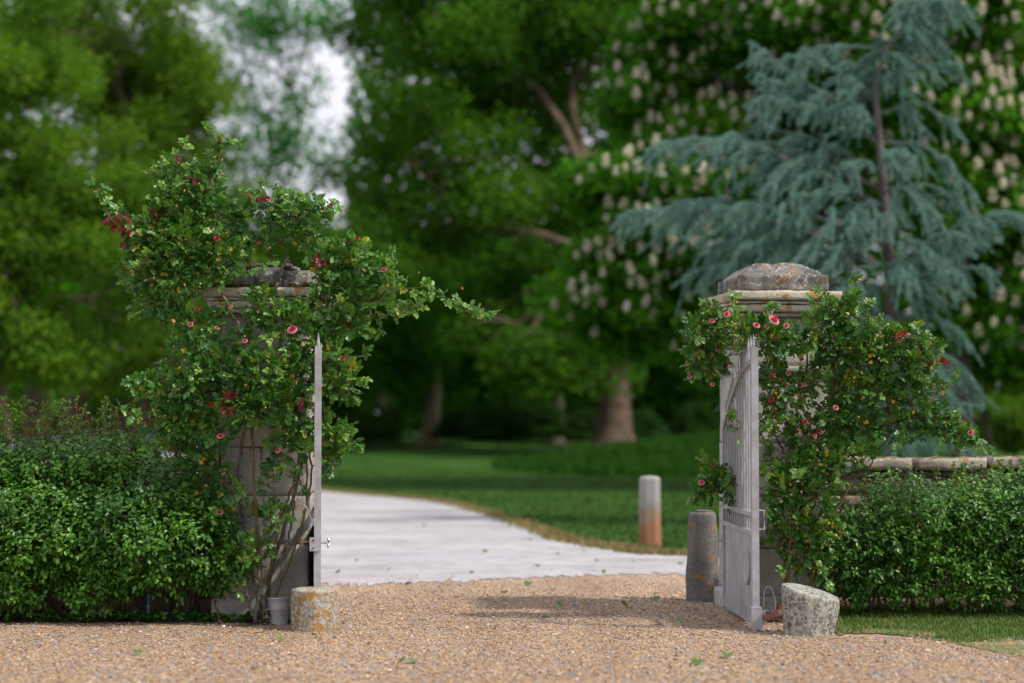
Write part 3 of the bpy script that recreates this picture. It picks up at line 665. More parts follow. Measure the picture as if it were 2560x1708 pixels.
# far octagonal bollard, lower half stained orange
b = G(1627, 1368); b.y += .15
m, n_, l_, bs = newmat("stained_bollard")
co = n_.new("ShaderNodeTexCoord").outputs["Object"]; sx_ = n_.new("ShaderNodeSeparateXYZ"); l_.new(co, sx_.inputs[0])
nn = noise(n_, l_, 6, 5, .6, co); ma = n_.new("ShaderNodeMath"); ma.operation = 'MULTIPLY_ADD'; ma.inputs[1].default_value = .7; l_.new(nn.outputs[0], ma.inputs[0]); l_.new(sx_.outputs[2], ma.inputs[2])
rr_ = ramp(n_, [(.0, (.24, .18, .12)), (.30, (.32, .13, .06)), (.66, (.30, .15, .08)), (.80, (.24, .21, .18)), (1, (.30, .29, .28))]); l_.new(ma.outputs[0], rr_.inputs[0])
l_.new(rr_.outputs[0], bs.inputs["Base Color"]); bs.inputs["Roughness"].default_value = .9; bump(n_, l_, bs, nn.outputs[0], .5, .01)
mb = MB(); lathe(mb, [(.15, -.05), (.148, .05), (.142, .40), (.138, .83), (.130, .855), (.11, .868), (.05, .876), (.001, .878)], (0, 0, 0), 8)
o = mb.build("stone_bollard", m, None, False, loc=(0, 0, 0)); o.location = b; o.rotation_euler = (0, 0, .39)
tag(o, "eight sided stone bollard stained orange at its foot on the lawn beyond the drive", "bollard")

# bucket
b = G(692, 1565); b.y += .08
t = empty("metal_bucket", b, "small grey zinc bucket on the gravel between the rose stems and the round stone", "bucket")
prof = [(.001, .004), (.066, .004), (.068, 0), (.070, .01), (.0755, .12), (.0785, .124), (.0760, .13), (.0785, .136), (.0775, .142), (.0835, .195), (.087, .198), (.087, .206), (.082, .207), (.078, .195), (.070, .06), (.001, .012)]
mb = MB(); lathe(mb, prof, b, 36, closed=False); mb.build("bucket_body", M['zinc'], t, True)
mb = MB(); tube(mb, [(b.x - .088, b.y, .19), (b.x - .095, b.y - .03, .15), (b.x - .07, b.y - .085, .125), (b.x, b.y - .105, .118), (b.x + .07, b.y - .085, .125), (b.x + .095, b.y - .03, .15), (b.x + .088, b.y, .19)], .0025, 6); mb.build("handle", M['zinc'], t, True)

# iron gate holder with bricks, behind the foot of the right gate leaf
b = Vector((1.935, 15.10, 0))
t = empty("gate_stop", b, "rusty iron loop gate stop bedded on a red brick behind the right gate foot", "gate stop")
mb = MB(); loop = [(-.035, 0, .10), (-.03, 0, .24), (.0, 0, .275), (.03, 0, .25), (.055, 0, .12), (.02, 0, .085), (-.035, 0, .10)]
tube(mb, spline([(b.x - .01 + q[0], b.y + q[1], q[2]) for q in loop], 26), .0075, 8); mb.build("iron_loop", M['rope'], t, True)
mb = MB(); rough_box(mb, (b.x + .015, b.y + .04, .055), (.16, .10, .06), Matrix.Rotation(math.radians(-22), 3, 'Y'), .006, .03, .004); mb.build("brick", M['brick'], t, True)
mb = MB(); rough_box(mb, (b.x + .11, b.y + .05, .085), (.055, .10, .13), Matrix.Rotation(math.radians(-30), 3, 'Y'), .006, .03, .004); mb.build("brick", M['brick'], t, True)

# hedge posts and wire
for (px, py, h, lab) in ((371, 1556, .20, "thin teal post under the left hedge near the soil edge"), (2196, 1528, .95, "thin teal post among the leaves of the right hedge")):
    b = G(px, py); mb = MB(); tube(mb, [(0, 0, -.02), (0, 0, h)], .012, 10); tube(mb, [(0, 0, h - .002), (0, 0, h + .01)], [.014, .012], 10)
    boxv(mb, (0, -.014, h * .6), (.03, .006, .02)); 
    o = mb.build("hedge_post", M['teal'], None, False, loc=(0, 0, 0)); o.location = (b.x, b.y, 0); tag(o, lab, "post")
mb = MB(); pts = []
for k in range(30): 
    q = k / 29; pts.append(P(2196 + q * 700, 1446 + 10 * math.sin(q * 9) * .6 + q * 8, 15.36 + .05 * math.sin(q * 5)))
tube(mb, pts, .0022, 5); tag(mb.build("hedge_wire", M['teal']), "thin teal wire strung low through the right hedge", "wire")

# ------------------------------------------------------------------ roses
def in_blobs(bl, N, flat=1.0):
    """bl rows: x,y(display px), rx, ry, Y, rd, weight -> N points, outward directions"""
    bl = np.array(bl, float); wgt = bl[:, 2] * bl[:, 3] * bl[:, 6]; wgt /= wgt.sum()
    idx = rng.choice(len(bl), N, p=wgt); d = rdirs(N); r = rng.random(N) ** .45
    b_ = bl[idx]; s = b_[:, 4] / F * SC
    c = np.array([tuple(D(q[0], q[1], q[4])) for q in bl])[idx]
    off = d * r[:, None] * np.stack([b_[:, 2] * s, b_[:, 5], b_[:, 3] * s], -1)
    return c + off, d, idx
def compound(mb, pos, d, size, up=.6, rnd=None, cam_bias=.45, tmpl=T_WIDE):
    """rose leaves: five leaflets on a rachis"""
    n = len(pos); d = norm(d); nr = norm(np.array([0, -cam_bias, up]) + rdirs(n) * .75)
    side = norm(np.cross(d, nr)); nr = np.cross(side, d)
    size = np.broadcast_to(size, (n,)); rnd = rng.random(n) if rnd is None else rnd
    droop = np.array([0, 0, -.35])
    for (u, a, s_) in ((1.25, 0, 1.15), (.95, 1.15, .95), (.95, -1.15, .95), (.35, 1.25, .75), (.35, -1.25, .75)):
        p = pos + d * (size * u)[:, None]
        dd = d * math.cos(a) + side * math.sin(a) + droop * rng.random((n, 1)) + rdirs(n) * .15
        leaves(mb, p, dd, nr + rdirs(n) * .35, size * s_ * rng.uniform(.85, 1.15, n), tmpl, np.clip(rnd + rng.normal(size=n) * .08, 0, 1))
    return d, nr
def twigs(mb, pos, d, ln, r=.0022, sides=4):
    for p, q, L in zip(pos, d, ln):
        bnd = rdirs(1)[0] * L * .12
        tube(mb, [p - q * L, p - q * L * .5 + bnd, p], [r * 1.5, r * 1.2, r * .7], sides, cap=False)

def flower_mesh(kind):
    mb = MB()
    if kind == 'bud':
        for k in range(6):
            a = k * 2.4; V = []
            for i in range(5):
                t_ = i / 4; r_ = .42 * math.sin(t_ * 2.6 + .35) * (1 - .25 * t_); z = t_ * 1.25
                for j in (-1, 0, 1): V.append((r_ * math.cos(a + j * .7), r_ * math.sin(a + j * .7), z))
            i_ = np.arange(4)[:, None] * 3; j_ = np.arange(2)[None]
            mb.add(V, np.stack([i_ + j_, i_ + j_ + 1, i_ + j_ + 4, i_ + j_ + 3], -1).reshape(-1, 4), np.full(15, (k * .37) % 1))
        return mb
    rings = [(3, .16, .62, .05), (5, .34, .66, .3), (6, .56, .60, .55), (7, .80, .46, .8), (7, 1.0, .22, 1.0)]
    for ri, (n_, R_, zt_, c_) in enumerate(rings):
        for k in range(n_):
            a0 = 2 * math.pi * (k + ri * .37) / n_; hw = math.pi / n_ * 1.35; V = []
            for i in range(4):
                t_ = i / 3; r_ = R_ * (.25 + .75 * math.sin(t_ * 1.45)) ; z = zt_ * t_ ** .8 - .08 * (t_ ** 3) * R_ * 2
                for j in range(5):
                    jj = j / 2 - 1; a = a0 + jj * hw * (.4 + .6 * t_)
                    V.append((r_ * math.cos(a) * (1 - .05 * jj * jj), r_ * math.sin(a) * (1 - .05 * jj * jj), z - .06 * jj * jj))
            i_ = np.arange(3)[:, None] * 5; j_ = np.arange(4)[None]
            mb.add(V, np.stack([i_ + j_, i_ + j_ + 1, i_ + j_ + 6, i_ + j_ + 5], -1).reshape(-1, 4), np.full(20, min(1, max(0, c_ + random.uniform(-.1, .1)))))
    return mb
def sepal_mesh():
    mb = MB(); n_ = 5; 
    lathe(mb, [(.12, -.32), (.20, -.2), (.22, -.05), (.25, .05)], (0, 0, 0), 8)
    for k in range(5):
        a = k * 2 * math.pi / 5; d_ = np.array([[math.cos(a), math.sin(a), 1.1]]); leaves(mb, np.array([[.15 * math.cos(a), .15 * math.sin(a), -.02]]), d_, np.array([[math.cos(a), math.sin(a), 0]]), .75, T_LEAF, np.array([.5]))
    return mb
def blooms(parent, rows, stemmat):
    """rows: (xD,yD,Y,size m,kind)"""
    base = Vector(WLOC[parent.name]); first = {}
    for (x, y, Y, s, kd) in rows:
        p = D(x, y, Y); face = Vector((random.uniform(-.5, .5), -random.uniform(.4, .9), random.uniform(.3, .9))) if kd != 'bud' else Vector((random.uniform(-.5, .5), random.uniform(-.5, .2), 1))
        nm = 'bud' if kd == 'bud' else 'flower'
        if kd not in first:
            mt = {'bud': M['bud'], 'pink': M['petal'], 'red': M['petal_red'], 'pale': M['petal']}[kd]
            o = flower_mesh('bud' if kd == 'bud' else 'f').build(nm, mt, None, True, loc=(0, 0, 0)); o.parent = parent
            c = sepal_mesh().build("calyx", M['sepal'], None, True, loc=(0, 0, 0)); c.parent = o; first[kd] = (o, c)
        else:
            o = first[kd][0].copy(); COL.objects.link(o); o.parent = parent; c = first[kd][1].copy(); COL.objects.link(c); c.parent = o
        o.location = p - base; s = s * (1.0 if kd == 'bud' else 1.25); o.scale = (s, s, s)
        o.rotation_euler = face.to_track_quat('Z', 'Y').to_euler()
    return first

def rose(name, label, basept, canes, blobs, arms, N, redspots, flow, leafm, size, leaf_lo=0.0, nyel=120, weights=None, old=()):
    t = empty(name, basept, label, "climbing rose", "climbing roses on the gate pillars")
    mb = MB(); allc = []
    for ci, (pts, r0, r1) in enumerate(canes):
        if ci in old: continue
        P_ = spline([D(*q) for q in pts], 8 * len(pts), .004); allc.append(P_); tube(mb, P_, np.linspace(r0, r1, len(P_)), 7)
        for k in range(0, len(P_) - 1):       # thorns
            for _ in range(2):
                if r0 < .006: continue
                q = P_[k] + (P_[k + 1] - P_[k]) * random.random(); dr = rdirs(1)[0]; dr[2] *= .3; rr_ = r0 + (r1 - r0) * k / len(P_)
                tube(mb, [q, q + dr / np.linalg.norm(dr) * (rr_ + .009)], [.004, .0008], 4, cap=False)
    # linking canes: main cane -> blob centres
    CP = np.concatenate(allc) if allc else np.array([tuple(basept)])
    for b_ in blobs:
        c = np.array(tuple(D(b_[0], b_[1], b_[4]))); dd = np.linalg.norm(CP - c, axis=1) + np.where(CP[:, 2] > c[2], .4, 0); q = CP[dd.argmin()]
        mid = (q + c) / 2 + np.array([0, -.02, .06]); P_ = spline([q, mid, c], 8, .008); tube(mb, P_, np.linspace(.0055, .003, 8), 5)
        for _ in range(int(4 + b_[2] * b_[3] / 900)):
            e = c + rdirs(1)[0] * np.array([b_[2] * b_[4] / F * SC, b_[5], b_[3] * b_[4] / F * SC]) * .85
            P_ = spline([c + rdirs(1)[0] * .01, (c + e) / 2 + np.array([0, 0, .02]), e], 6, .006); tube(mb, P_, np.linspace(.0032, .0016, 6), 4)
    for (pts, r0, dens) in arms:
        P_ = spline([D(*q) for q in pts], 24, .003); tube(mb, P_, np.linspace(r0, .0015, 24), 5)
    mb.build("stems", M['cane'], t, True)
    if old:
        mb = MB()
        for ci in old:
            pts, r0, r1 = canes[ci]; P_ = spline([D(*q) for q in pts], 8 * len(pts), .006); tube(mb, P_, np.linspace(r0, r1, len(P_)) * rng.uniform(.85, 1.15, len(P_)), 9)
        mb.build("old_stems", M['oldcane'], t, True)
    mb = MB(); mt = MB()
    pos, d, idx = in_blobs(blobs, N); d = norm(d * .8 + np.array([0, -.25, .25]) + rdirs(N) * .5)
    tone = rng.random(len(blobs))[idx]
    rnd = np.clip(.25 * tone + rng.beta(2, 2.2, N) * .8 - .03, 0, .93); ye = rng.random(N) < .012; rnd[ye] = 1
    compound(mb, pos, d, rng.uniform(.8, 1.2, N) * size, rnd=rnd)
    k = rng.random(N) < .3; twigs(mt, pos[k], d[k], rng.uniform(.04, .10, k.sum()), .0015)
    for (pts, r0, dens) in arms:
        n_ = int(dens); P_ = spline([D(*q) for q in pts], 60); P_ = P_[(rng.random(n_) ** .9 * 59).astype(int)] + rng.normal(size=(n_, 3)) * np.array([.018, .03, .018])
        dd = rdirs(n_) + np.array([0, -.2, .1]); compound(mb, P_, dd, rng.uniform(.8, 1.15, n_) * size, rnd=np.clip(rng.random(n_) * .6 + .3, 0, .97))
    # loose sprays reaching out of the mass
    B_ = np.array(blobs, float)
    for _ in range(int(N / 26)):
        b_ = B_[rng.integers(0, len(B_))]; c = np.array(tuple(D(b_[0], b_[1], b_[4]))); o_ = norm(rng.normal(size=3) * np.array([1, .7, 1]) + np.array([0, -.2, .35])); k_ = b_[4] / F * SC
        st_ = c + o_ * np.array([b_[2] * k_, b_[5], b_[3] * k_]) * .7; L_ = rng.uniform(.08, .24)
        P_ = spline([st_, st_ + o_ * L_ * .5 + np.array([0, 0, .02]), st_ + o_ * L_ + np.array([0, 0, -.02])], 12); tube(mt, P_, np.linspace(.0026, .0012, 12), 4, cap=False)
        n_ = int(4 + L_ * 30); dd = o_ * .6 + rdirs(n_); q_ = P_[rng.integers(2, 12, n_)]
        compound(mb, q_, dd, rng.uniform(.7, 1.1, n_) * size, rnd=np.clip(rng.random(n_) * .6 + .32, 0, .96))
    mb.build("leaves", leafm, t)
    mt.build("twigs", M['twig'], t)
    mr_ = MB()
    for (x, y, r_, Y, n_) in redspots:
        c = np.array(tuple(D(x, y, Y))); pp = c + rng.normal(size=(n_, 3)) * r_ * Y / F * SC * .5; dd = rdirs(n_) + np.array([0, -.3, -.3]); 
        compound(mr_, pp, dd, rng.uniform(.8, 1.2, n_) * size * .9)
    if redspots: tag(mr_.build("young_leaves", M['redleaf'], t), "dark red young leaves")
    pos, d, idx = in_blobs(blobs, nyel); pos[:, 1] -= .03
    my = MB(); leaves(my, pos, rdirs(nyel) + np.array([0, 0, -.3]), rdirs(nyel) * .6 + np.array([0, -1, .4]), rng.uniform(.7, 1.2, nyel) * size, T_WIDE)
    tag(my.build("yellow_leaves", M['yellow'], t), "single leaves turned yellow")
    blooms(t, flow, None)
    return t

Lb = [  # x, y, rx, ry (display px), Y, depth radius (m), weight
    (395, 480, 52, 60, 14.98, .16, 1), (455, 455, 50, 62, 15.0, .16, 1), (500, 500, 45, 50, 15.05, .15, 1), (350, 545, 62, 55, 14.95, .18, 1.1),
    (420, 560, 70, 60, 14.9, .2, 1.1), (500, 570, 55, 55, 14.95, .2, 1), (330, 620, 52, 45, 14.95, .15, 1), (395, 635, 60, 45, 14.9, .2, 1),
    (480, 610, 55, 40, 14.95, .15, .9), (548, 606, 36, 24, 14.95, .1, .7), (365, 690, 40, 35, 14.98, .15, .7), (395, 725, 36, 28, 15.0, .14, .7),
    (400, 385, 18, 26, 15.0, .07, .9), (392, 425, 26, 28, 15.0, .1, .9), (478, 405, 22, 30, 15.0, .08, .8), (500, 360, 13, 34, 15.0, .06, .9),
    (620, 470, 42, 28, 15.05, .15, 1), (680, 500, 55, 36, 15.05, .15, 1), (735, 480, 34, 18, 15.05, .08, .8), (700, 545, 45, 28, 15.05, .12, .8), (570, 510, 22, 40, 15.05, .08, .5), (600, 560, 40, 22, 15.05, .1, .4),
    (800, 580, 50, 34, 14.95, .14, 1), (760, 610, 45, 34, 14.95, .14, 1), (850, 620, 40, 30, 14.95, .12, .9), (790, 660, 60, 42, 14.9, .16, 1), (752, 690, 34, 40, 14.9, .12, .9),
    (850, 690, 50, 26, 14.9, .12, .7), (800, 740, 45, 34, 14.9, .15, .9),
    (610, 700, 55, 26, 14.85, .08, .9), (560, 790, 34, 22, 14.9, .08, .6), (700, 780, 40, 24, 14.85, .1, .8), (660, 735, 60, 28, 14.82, .1, 1), (590, 735, 30, 22, 14.85, .06, .7), (455, 742, 45, 30, 15.0, .14, .9),
    (400, 830, 30, 24, 15.0, .1, .5), (450, 800, 48, 34, 14.95, .14, .9), (500, 840, 60, 44, 14.85, .15, 1), (590, 860, 66, 46, 14.75, .16, 1.2), (680, 850, 50, 48, 14.8, .14, 1.1), (560, 930, 62, 50, 14.75, .16, 1.2),
    (640, 920, 55, 46, 14.75, .14, 1.1), (460, 900, 55, 50, 14.9, .16, 1), (385, 900, 50, 34, 14.95, .14, .9), (340, 885, 28, 20, 14.95, .08, .8), (420, 960, 60, 40, 14.95, .16, 1), (350, 970, 38, 20, 14.95, .1, .8),
    (510, 990, 40, 30, 14.9, .12, .8), (690, 950, 42, 50, 14.8, .12, .8), (780, 870, 50, 36, 14.9, .13, 1), (800, 900, 30, 20, 14.9, .1, .8), (750, 820, 40, 40, 14.9, .1, .8),
    (420, 1030, 45, 34, 15.0, .16, .9), (470, 1060, 50, 34, 15.0, .14, .8), (455, 1120, 42, 50, 15.05, .14, .8), (520, 1110, 26, 30, 15.0, .08, .6), (480, 1190, 36, 40, 15.05, .12, .8),
    (650, 1000, 30, 34, 14.85, .1, .6), (690, 1030, 28, 26, 14.85, .08, .7), (640, 1060, 26, 22, 14.9, .08, .5), (760, 990, 42, 28, 14.9, .1, 1), (785, 1020, 34, 34, 14.9, .1, 1), (760, 1060, 22, 28, 14.9, .08, .8),
    (560, 1170, 24, 18, 14.95, .06, .5), (640, 1180, 26, 26, 14.9, .08, .6), (620, 1120, 22, 24, 14.92, .06, .4), (590, 1260, 30, 26, 14.9, .08, .6), (690, 1110, 14, 24, 14.9, .05, .4),
    (555, 1300, 26, 18, 14.95, .06, .4)]
Lcanes = [([(605, 1425, 14.95), (600, 1300, 14.9), (585, 1150, 14.85), (578, 1000, 14.82), (560, 900, 14.8)], .0135, .008),
          ([(610, 1425, 14.95), (640, 1350, 14.9), (690, 1220, 14.88), (715, 1080, 14.86), (700, 950, 14.85), (730, 820, 14.9)], .011, .006),
          ([(615, 1425, 15.0), (622, 1300, 14.95), (650, 1180, 14.92), (680, 1080, 14.9), (690, 960, 14.85)], .012, .006),
          ([(505, 1430, 15.0), (490, 1370, 15.0), (455, 1250, 15.05), (425, 1130, 15.05), (400, 1020, 15.0), (380, 920, 14.98)], .010, .006),
          ([(500, 1150, 15.1), (505, 1000, 15.1), (490, 850, 15.05), (440, 740, 15.0), (380, 640, 14.98), (330, 560, 14.98)], .010, .005),
          ([(600, 1428, 15.0), (585, 1330, 15.05), (560, 1200, 15.1), (545, 1080, 15.12), (580, 900, 15.1), (560, 780, 15.1), (520, 700, 15.02), (500, 640, 15.0), (470, 560, 15.0)], .016, .011),
          ([(590, 1428, 15.05), (620, 1330, 15.05), (660, 1180, 15.1), (690, 1050, 15.1), (650, 900, 15.1), (640, 760, 15.08), (625, 700, 15.05), (640, 640, 15.0), (660, 590, 15.02)], .017, .010),
          ([(500, 650, 15.0), (520, 570, 15.0), (470, 470, 15.0), (490, 400, 15.0), (508, 330, 15.0)], .006, .002),
          ([(660, 590, 15.02), (640, 550, 15.05), (610, 510, 15.05), (680, 500, 15.05)], .006, .003),
          ([(715, 880, 14.9), (740, 740, 14.9), (745, 650, 14.9), (800, 580, 14.95)], .006, .003),
          ([(598, 1428, 14.98), (575, 1400, 14.98), (560, 1300, 15.08), (540, 1200, 15.12)], .014, .008),
          ([(625, 1428, 14.95), (650, 1290, 15.0), (700, 1180, 15.05), (705, 1050, 15.1)], .013, .007), ([(612, 1428, 14.9), (604, 1360, 14.88), (596, 1310, 14.95), (640, 1200, 15.0), (668, 1120, 15.0)], .018, .009), ([(585, 1428, 14.95), (598, 1380, 14.95), (630, 1300, 15.0), (662, 1240, 15.05), (676, 1150, 15.05)], .014, .008)]
Larms = [([(340, 520, 14.98), (290, 490, 14.98), (250, 470, 14.98), (235, 440, 14.98), (222, 428, 14.98)], .004, 46),
         ([(500, 420, 15.0), (490, 370, 15.0), (505, 340, 15.0), (510, 316, 15.0)], .003, 22),
         ([(850, 690, 14.9), (920, 665, 14.85), (985, 662, 14.85), (1035, 690, 14.85), (1085, 718, 14.85), (1132, 722, 14.85)], .004, 62),
         ([(830, 740, 14.9), (880, 725, 14.85), (920, 712, 14.85), (965, 706, 14.85)], .003, 32),
         ([(840, 620, 14.9), (880, 640, 14.9), (900, 650, 14.9)], .003, 24),
         ([(750, 500, 15.05), (770, 475, 15.05)], .003, 10),
         ([(790, 760, 14.9), (850, 770, 14.9), (880, 755, 14.9)], .003, 16), ([(370, 890, 14.95), (320, 875, 14.95), (305, 880, 14.95)], .003, 14),
         ([(560, 590, 15.0), (600, 610, 14.98), (650, 590, 15.0)], .003, 12)]
Lred = [(292, 528, 30, 14.85, 30), (262, 505, 16, 14.88, 9), (372, 505, 18, 14.85, 6), (735, 597, 22, 14.8, 9), (515, 925, 22, 14.65, 12), (360, 500, 18, 14.9, 6), (525, 905, 12, 14.62, 6), (690, 930, 8, 14.6, 2), (338, 625, 10, 14.8, 3),
        (508, 320, 6, 14.95, 3), (455, 410, 12, 14.9, 4), (815, 550, 12, 14.9, 3), (590, 455, 8, 14.95, 2), (395, 362, 8, 14.95, 3)]
Lfl = [(332, 601, 14.75, .026, 'pink'), (498, 548, 14.72, .020, 'red'), (881, 620, 14.8, .022, 'pink'), (671, 757, 14.68, .032, 'pale'), (438, 745, 14.8, .020, 'pink'), (424, 830, 14.8, .0, 'bud'), (506, 1001, 14.7, .022, 'pale'), (638, 1034, 14.75, .020, 'pale'),
       (447, 411, 14.9, .018, 'red'), (615, 455, 14.9, .018, 'red'), (504, 1176, 14.85, .022, 'pale'), (454, 711, 14.85, .016, 'red'), (529, 706, 14.78, .016, 'pink'), (562, 783, 14.75, .018, 'pink'), (498, 753, 14.78, .016, 'pale'), (788, 822, 14.75, .015, 'red'),
       (690, 931, 14.65, .02, 'red'), (548, 828, 14.7, .015, 'pink'), (443, 852, 14.8, .016, 'pink'), (834, 622, 14.8, .0, 'bud'), (760, 470, 14.95, .012, 'red'), (820, 548, 14.85, .016, 'red'), (803, 994, 14.8, .0, 'bud'), (400, 798, 14.85, .0, 'bud'),
       (485, 385, 14.9, 0, 'bud'), (426, 405, 14.9, 0, 'bud'), (455, 425, 14.85, 0, 'bud'), (511, 402, 14.9, 0, 'bud'), (447, 357, 14.95, 0, 'bud'), (320, 734, 14.9, 0, 'bud'), (594, 558, 14.85, .012, 'red'), (345, 470, 14.9, 0, 'bud'),
       (218, 443, 14.95, 0, 'bud'), (227, 440, 14.95, 0, 'bud'), (1110, 712, 14.8, 0, 'bud'), (1077, 712, 14.8, 0, 'bud'), (1062, 665, 14.8, 0, 'bud'), (890, 660, 14.8, 0, 'bud'), (962, 628, 14.8, 0, 'bud')]
for _ in range(52):
    b_ = Lb[rng.integers(0, len(Lb))]; a = rng.random() * 6.28
    Lfl.append((b_[0] + b_[2] * .7 * math.cos(a), b_[1] + b_[3] * .7 * math.sin(a), b_[4] - b_[5] - .02, 0, 'bud'))
Lfl = [(x, y, Y, s if s else random.uniform(.013, .018), k) for (x, y, Y, s, k) in Lfl]
rose("climbing_rose", "big climbing rose with pink blooms smothering the left pillar and reaching over the drive", D(605, 1428, 14.97).xyz * 1.0, Lcanes, Lb, Larms, 4700, Lred, Lfl, M['rose'], .036, nyel=150, old=(5, 6, 10, 11, 12, 13))

Rb = [(1610, 760, 34, 30, 15.0, .12, 1), (1650, 745, 40, 26, 14.95, .12, 1), (1625, 820, 44, 44, 15.1, .14, 1), (1700, 760, 40, 34, 14.9, .13, 1), (1690, 800, 30, 30, 15.2, .1, .6), (1760, 770, 50, 34, 14.95, .14, 1), (1820, 780, 50, 30, 15.05, .14, 1),
      (1885, 752, 40, 32, 15.1, .14, 1), (1930, 715, 34, 28, 15.1, .12, 1), (1930, 790, 55, 45, 15.1, .16, 1), (1990, 800, 55, 50, 15.15, .16, 1), (2060, 820, 60, 46, 15.15, .16, 1), (2120, 810, 42, 30, 15.15, .12, .8), (2110, 860, 40, 30, 15.15, .12, .8),
      (1870, 850, 30, 34, 15.2, .1, .7), (1830, 900, 40, 40, 15.2, .12, .7), (1780, 880, 30, 50, 15.1, .12, .9), (1770, 960, 22, 40, 15.15, .1, .7), (1950, 880, 50, 42, 15.15, .15, 1), (2020, 900, 55, 42, 15.15, .15, 1), (2090, 930, 40, 34, 15.15, .14, .9), (2150, 960, 40, 26, 15.15, .12, .9), (2190, 1000, 30, 20, 15.15, .1, .9),
      (1850, 1000, 45, 44, 15.15, .12, .9), (1920, 960, 45, 40, 15.15, .15, 1), (1990, 980, 45, 34, 15.15, .14, .8), (2080, 990, 40, 24, 15.15, .1, .5), (1890, 1060, 45, 40, 15.1, .14, 1), (1960, 1050, 40, 30, 15.15, .12, .7), (1830, 1090, 40, 44, 15.1, .12, .9), (1790, 1120, 30, 44, 15.1, .1, .8),
      (1870, 1140, 45, 40, 15.05, .14, 1), (1820, 1190, 40, 40, 15.05, .12, 1), (1880, 1210, 40, 36, 15.05, .12, .9), (1850, 1270, 34, 34, 15.05, .12, .7), (1790, 1240, 22, 34, 15.1, .08, .5), (1880, 1300, 28, 26, 15.05, .1, .6), (1760, 1060, 18, 30, 15.2, .08, .5),
      (1625, 1125, 32, 20, 15.5, .08, 1), (1650, 1100, 26, 28, 15.55, .06, .9), (1668, 1140, 14, 30, 15.6, .05, .7), (1690, 985, 12, 40, 15.0, .04, .5), (2150, 905, 20, 30, 15.15, .08, .4), (2040, 770, 30, 16, 15.15, .08, .5)]
Rcanes = [([(1810, 1370, 15.0), (1812, 1250, 15.0), (1850, 1100, 15.05), (1900, 950, 15.1), (1960, 830, 15.1)], .011, .006),
          ([(1805, 1370, 15.02), (1800, 1260, 15.1), (1800, 1100, 15.2), (1830, 950, 15.2), (1850, 800, 15.15), (1760, 770, 15.0), (1650, 750, 14.98)], .010, .005),
          ([(1860, 1370, 15.0), (1880, 1250, 15.05), (1960, 1100, 15.1), (2040, 950, 15.15), (2090, 850, 15.15)], .010, .005),
          ([(1850, 1370, 15.05), (1900, 1200, 15.1), (1900, 1000, 15.15), (1920, 800, 15.1), (1930, 720, 15.1)], .009, .004),
          ([(1985, 1130, 15.15), (2010, 1040, 15.15), (2100, 960, 15.15), (2200, 1000, 15.15)], .006, .003),
          ([(1810, 1060, 15.35), (1770, 980, 15.35), (1762, 940, 15.35)], .008, .005)]
Rarms = [([(2150, 960, 15.15), (2190, 985, 15.15), (2235, 1005, 15.15)], .003, 26), ([(1600, 790, 15.05), (1585, 850, 15.05), (1590, 865, 15.05)], .003, 16), ([(1650, 1110, 15.5), (1610, 1130, 15.5), (1592, 1145, 15.5)], .003, 18),
         ([(2100, 800, 15.15), (2140, 790, 15.15), (2165, 810, 15.15)], .003, 16), ([(1920, 720, 15.1), (1940, 690, 15.1)], .003, 12)]
Rred = [(2065, 770, 12, 15.0, 4), (2155, 835, 12, 15.0, 4), (1662, 722, 8, 14.95, 2), (1790, 770, 8, 14.9, 2)]
Rfl = [(1776, 735, 14.75, .036, 'pink'), (1736, 747, 14.75, .022, 'pink'), (1668, 722, 14.8, .022, 'pale'), (1634, 736, 14.85, .018, 'pale'), (1805, 748, 14.8, .018, 'pale'), (1760, 750, 14.78, .016, 'pale'), (1692, 795, 14.95, .016, 'pale'), (1647, 804, 14.95, .016, 'pale'),
       (1772, 862, 14.95, .018, 'red'), (1575, 833, 15.0, .0, 'bud'), (1583, 866, 15.0, .016, 'pale'), (1635, 882, 15.0, .016, 'pink'), (1665, 840, 15.0, .014, 'red'), (1840, 826, 15.0, .016, 'pale'), (1810, 858, 15.0, .016, 'pink'), (1845, 883, 15.0, .016, 'pink'), (1918, 936, 14.95, .018, 'pink'), (1848, 968, 14.95, .018, 'red'), (1770, 918, 14.95, .018, 'red'),
       (2228, 993, 15.0, .020, 'pink'), (2132, 787, 15.0, .015, 'pale'), (2062, 770, 15.0, .016, 'red'), (1890, 800, 15.0, .0, 'bud'), (1960, 870, 14.95, 0, 'bud'), (1610, 1108, 15.35, .02, 'pale'), (1592, 1146, 15.4, .018, 'bud'), (1637, 1066, 15.45, .014, 'red'), (1880, 990, 15.0, .016, 'red'), (1870, 1000, 15.0, .014, 'pink'), (2150, 830, 15.0, .014, 'red')]
for _ in range(40):
    b_ = Rb[rng.integers(0, len(Rb))]; a = rng.random() * 6.28
    Rfl.append((b_[0] + b_[2] * .7 * math.cos(a), b_[1] + b_[3] * .7 * math.sin(a), b_[4] - b_[5] - .02, 0, 'bud'))
Rfl = [(x, y, Y, s if s else random.uniform(.013, .018), k) for (x, y, Y, s, k) in Rfl]
rose("climbing_rose", "climbing rose with one large pink bloom below the cap of the right pillar", D(1830, 1372, 15.0).xyz * 1.0, Rcanes, Rb, Rarms, 3000, Rred, Rfl, M['rose_y'], .036, nyel=190)

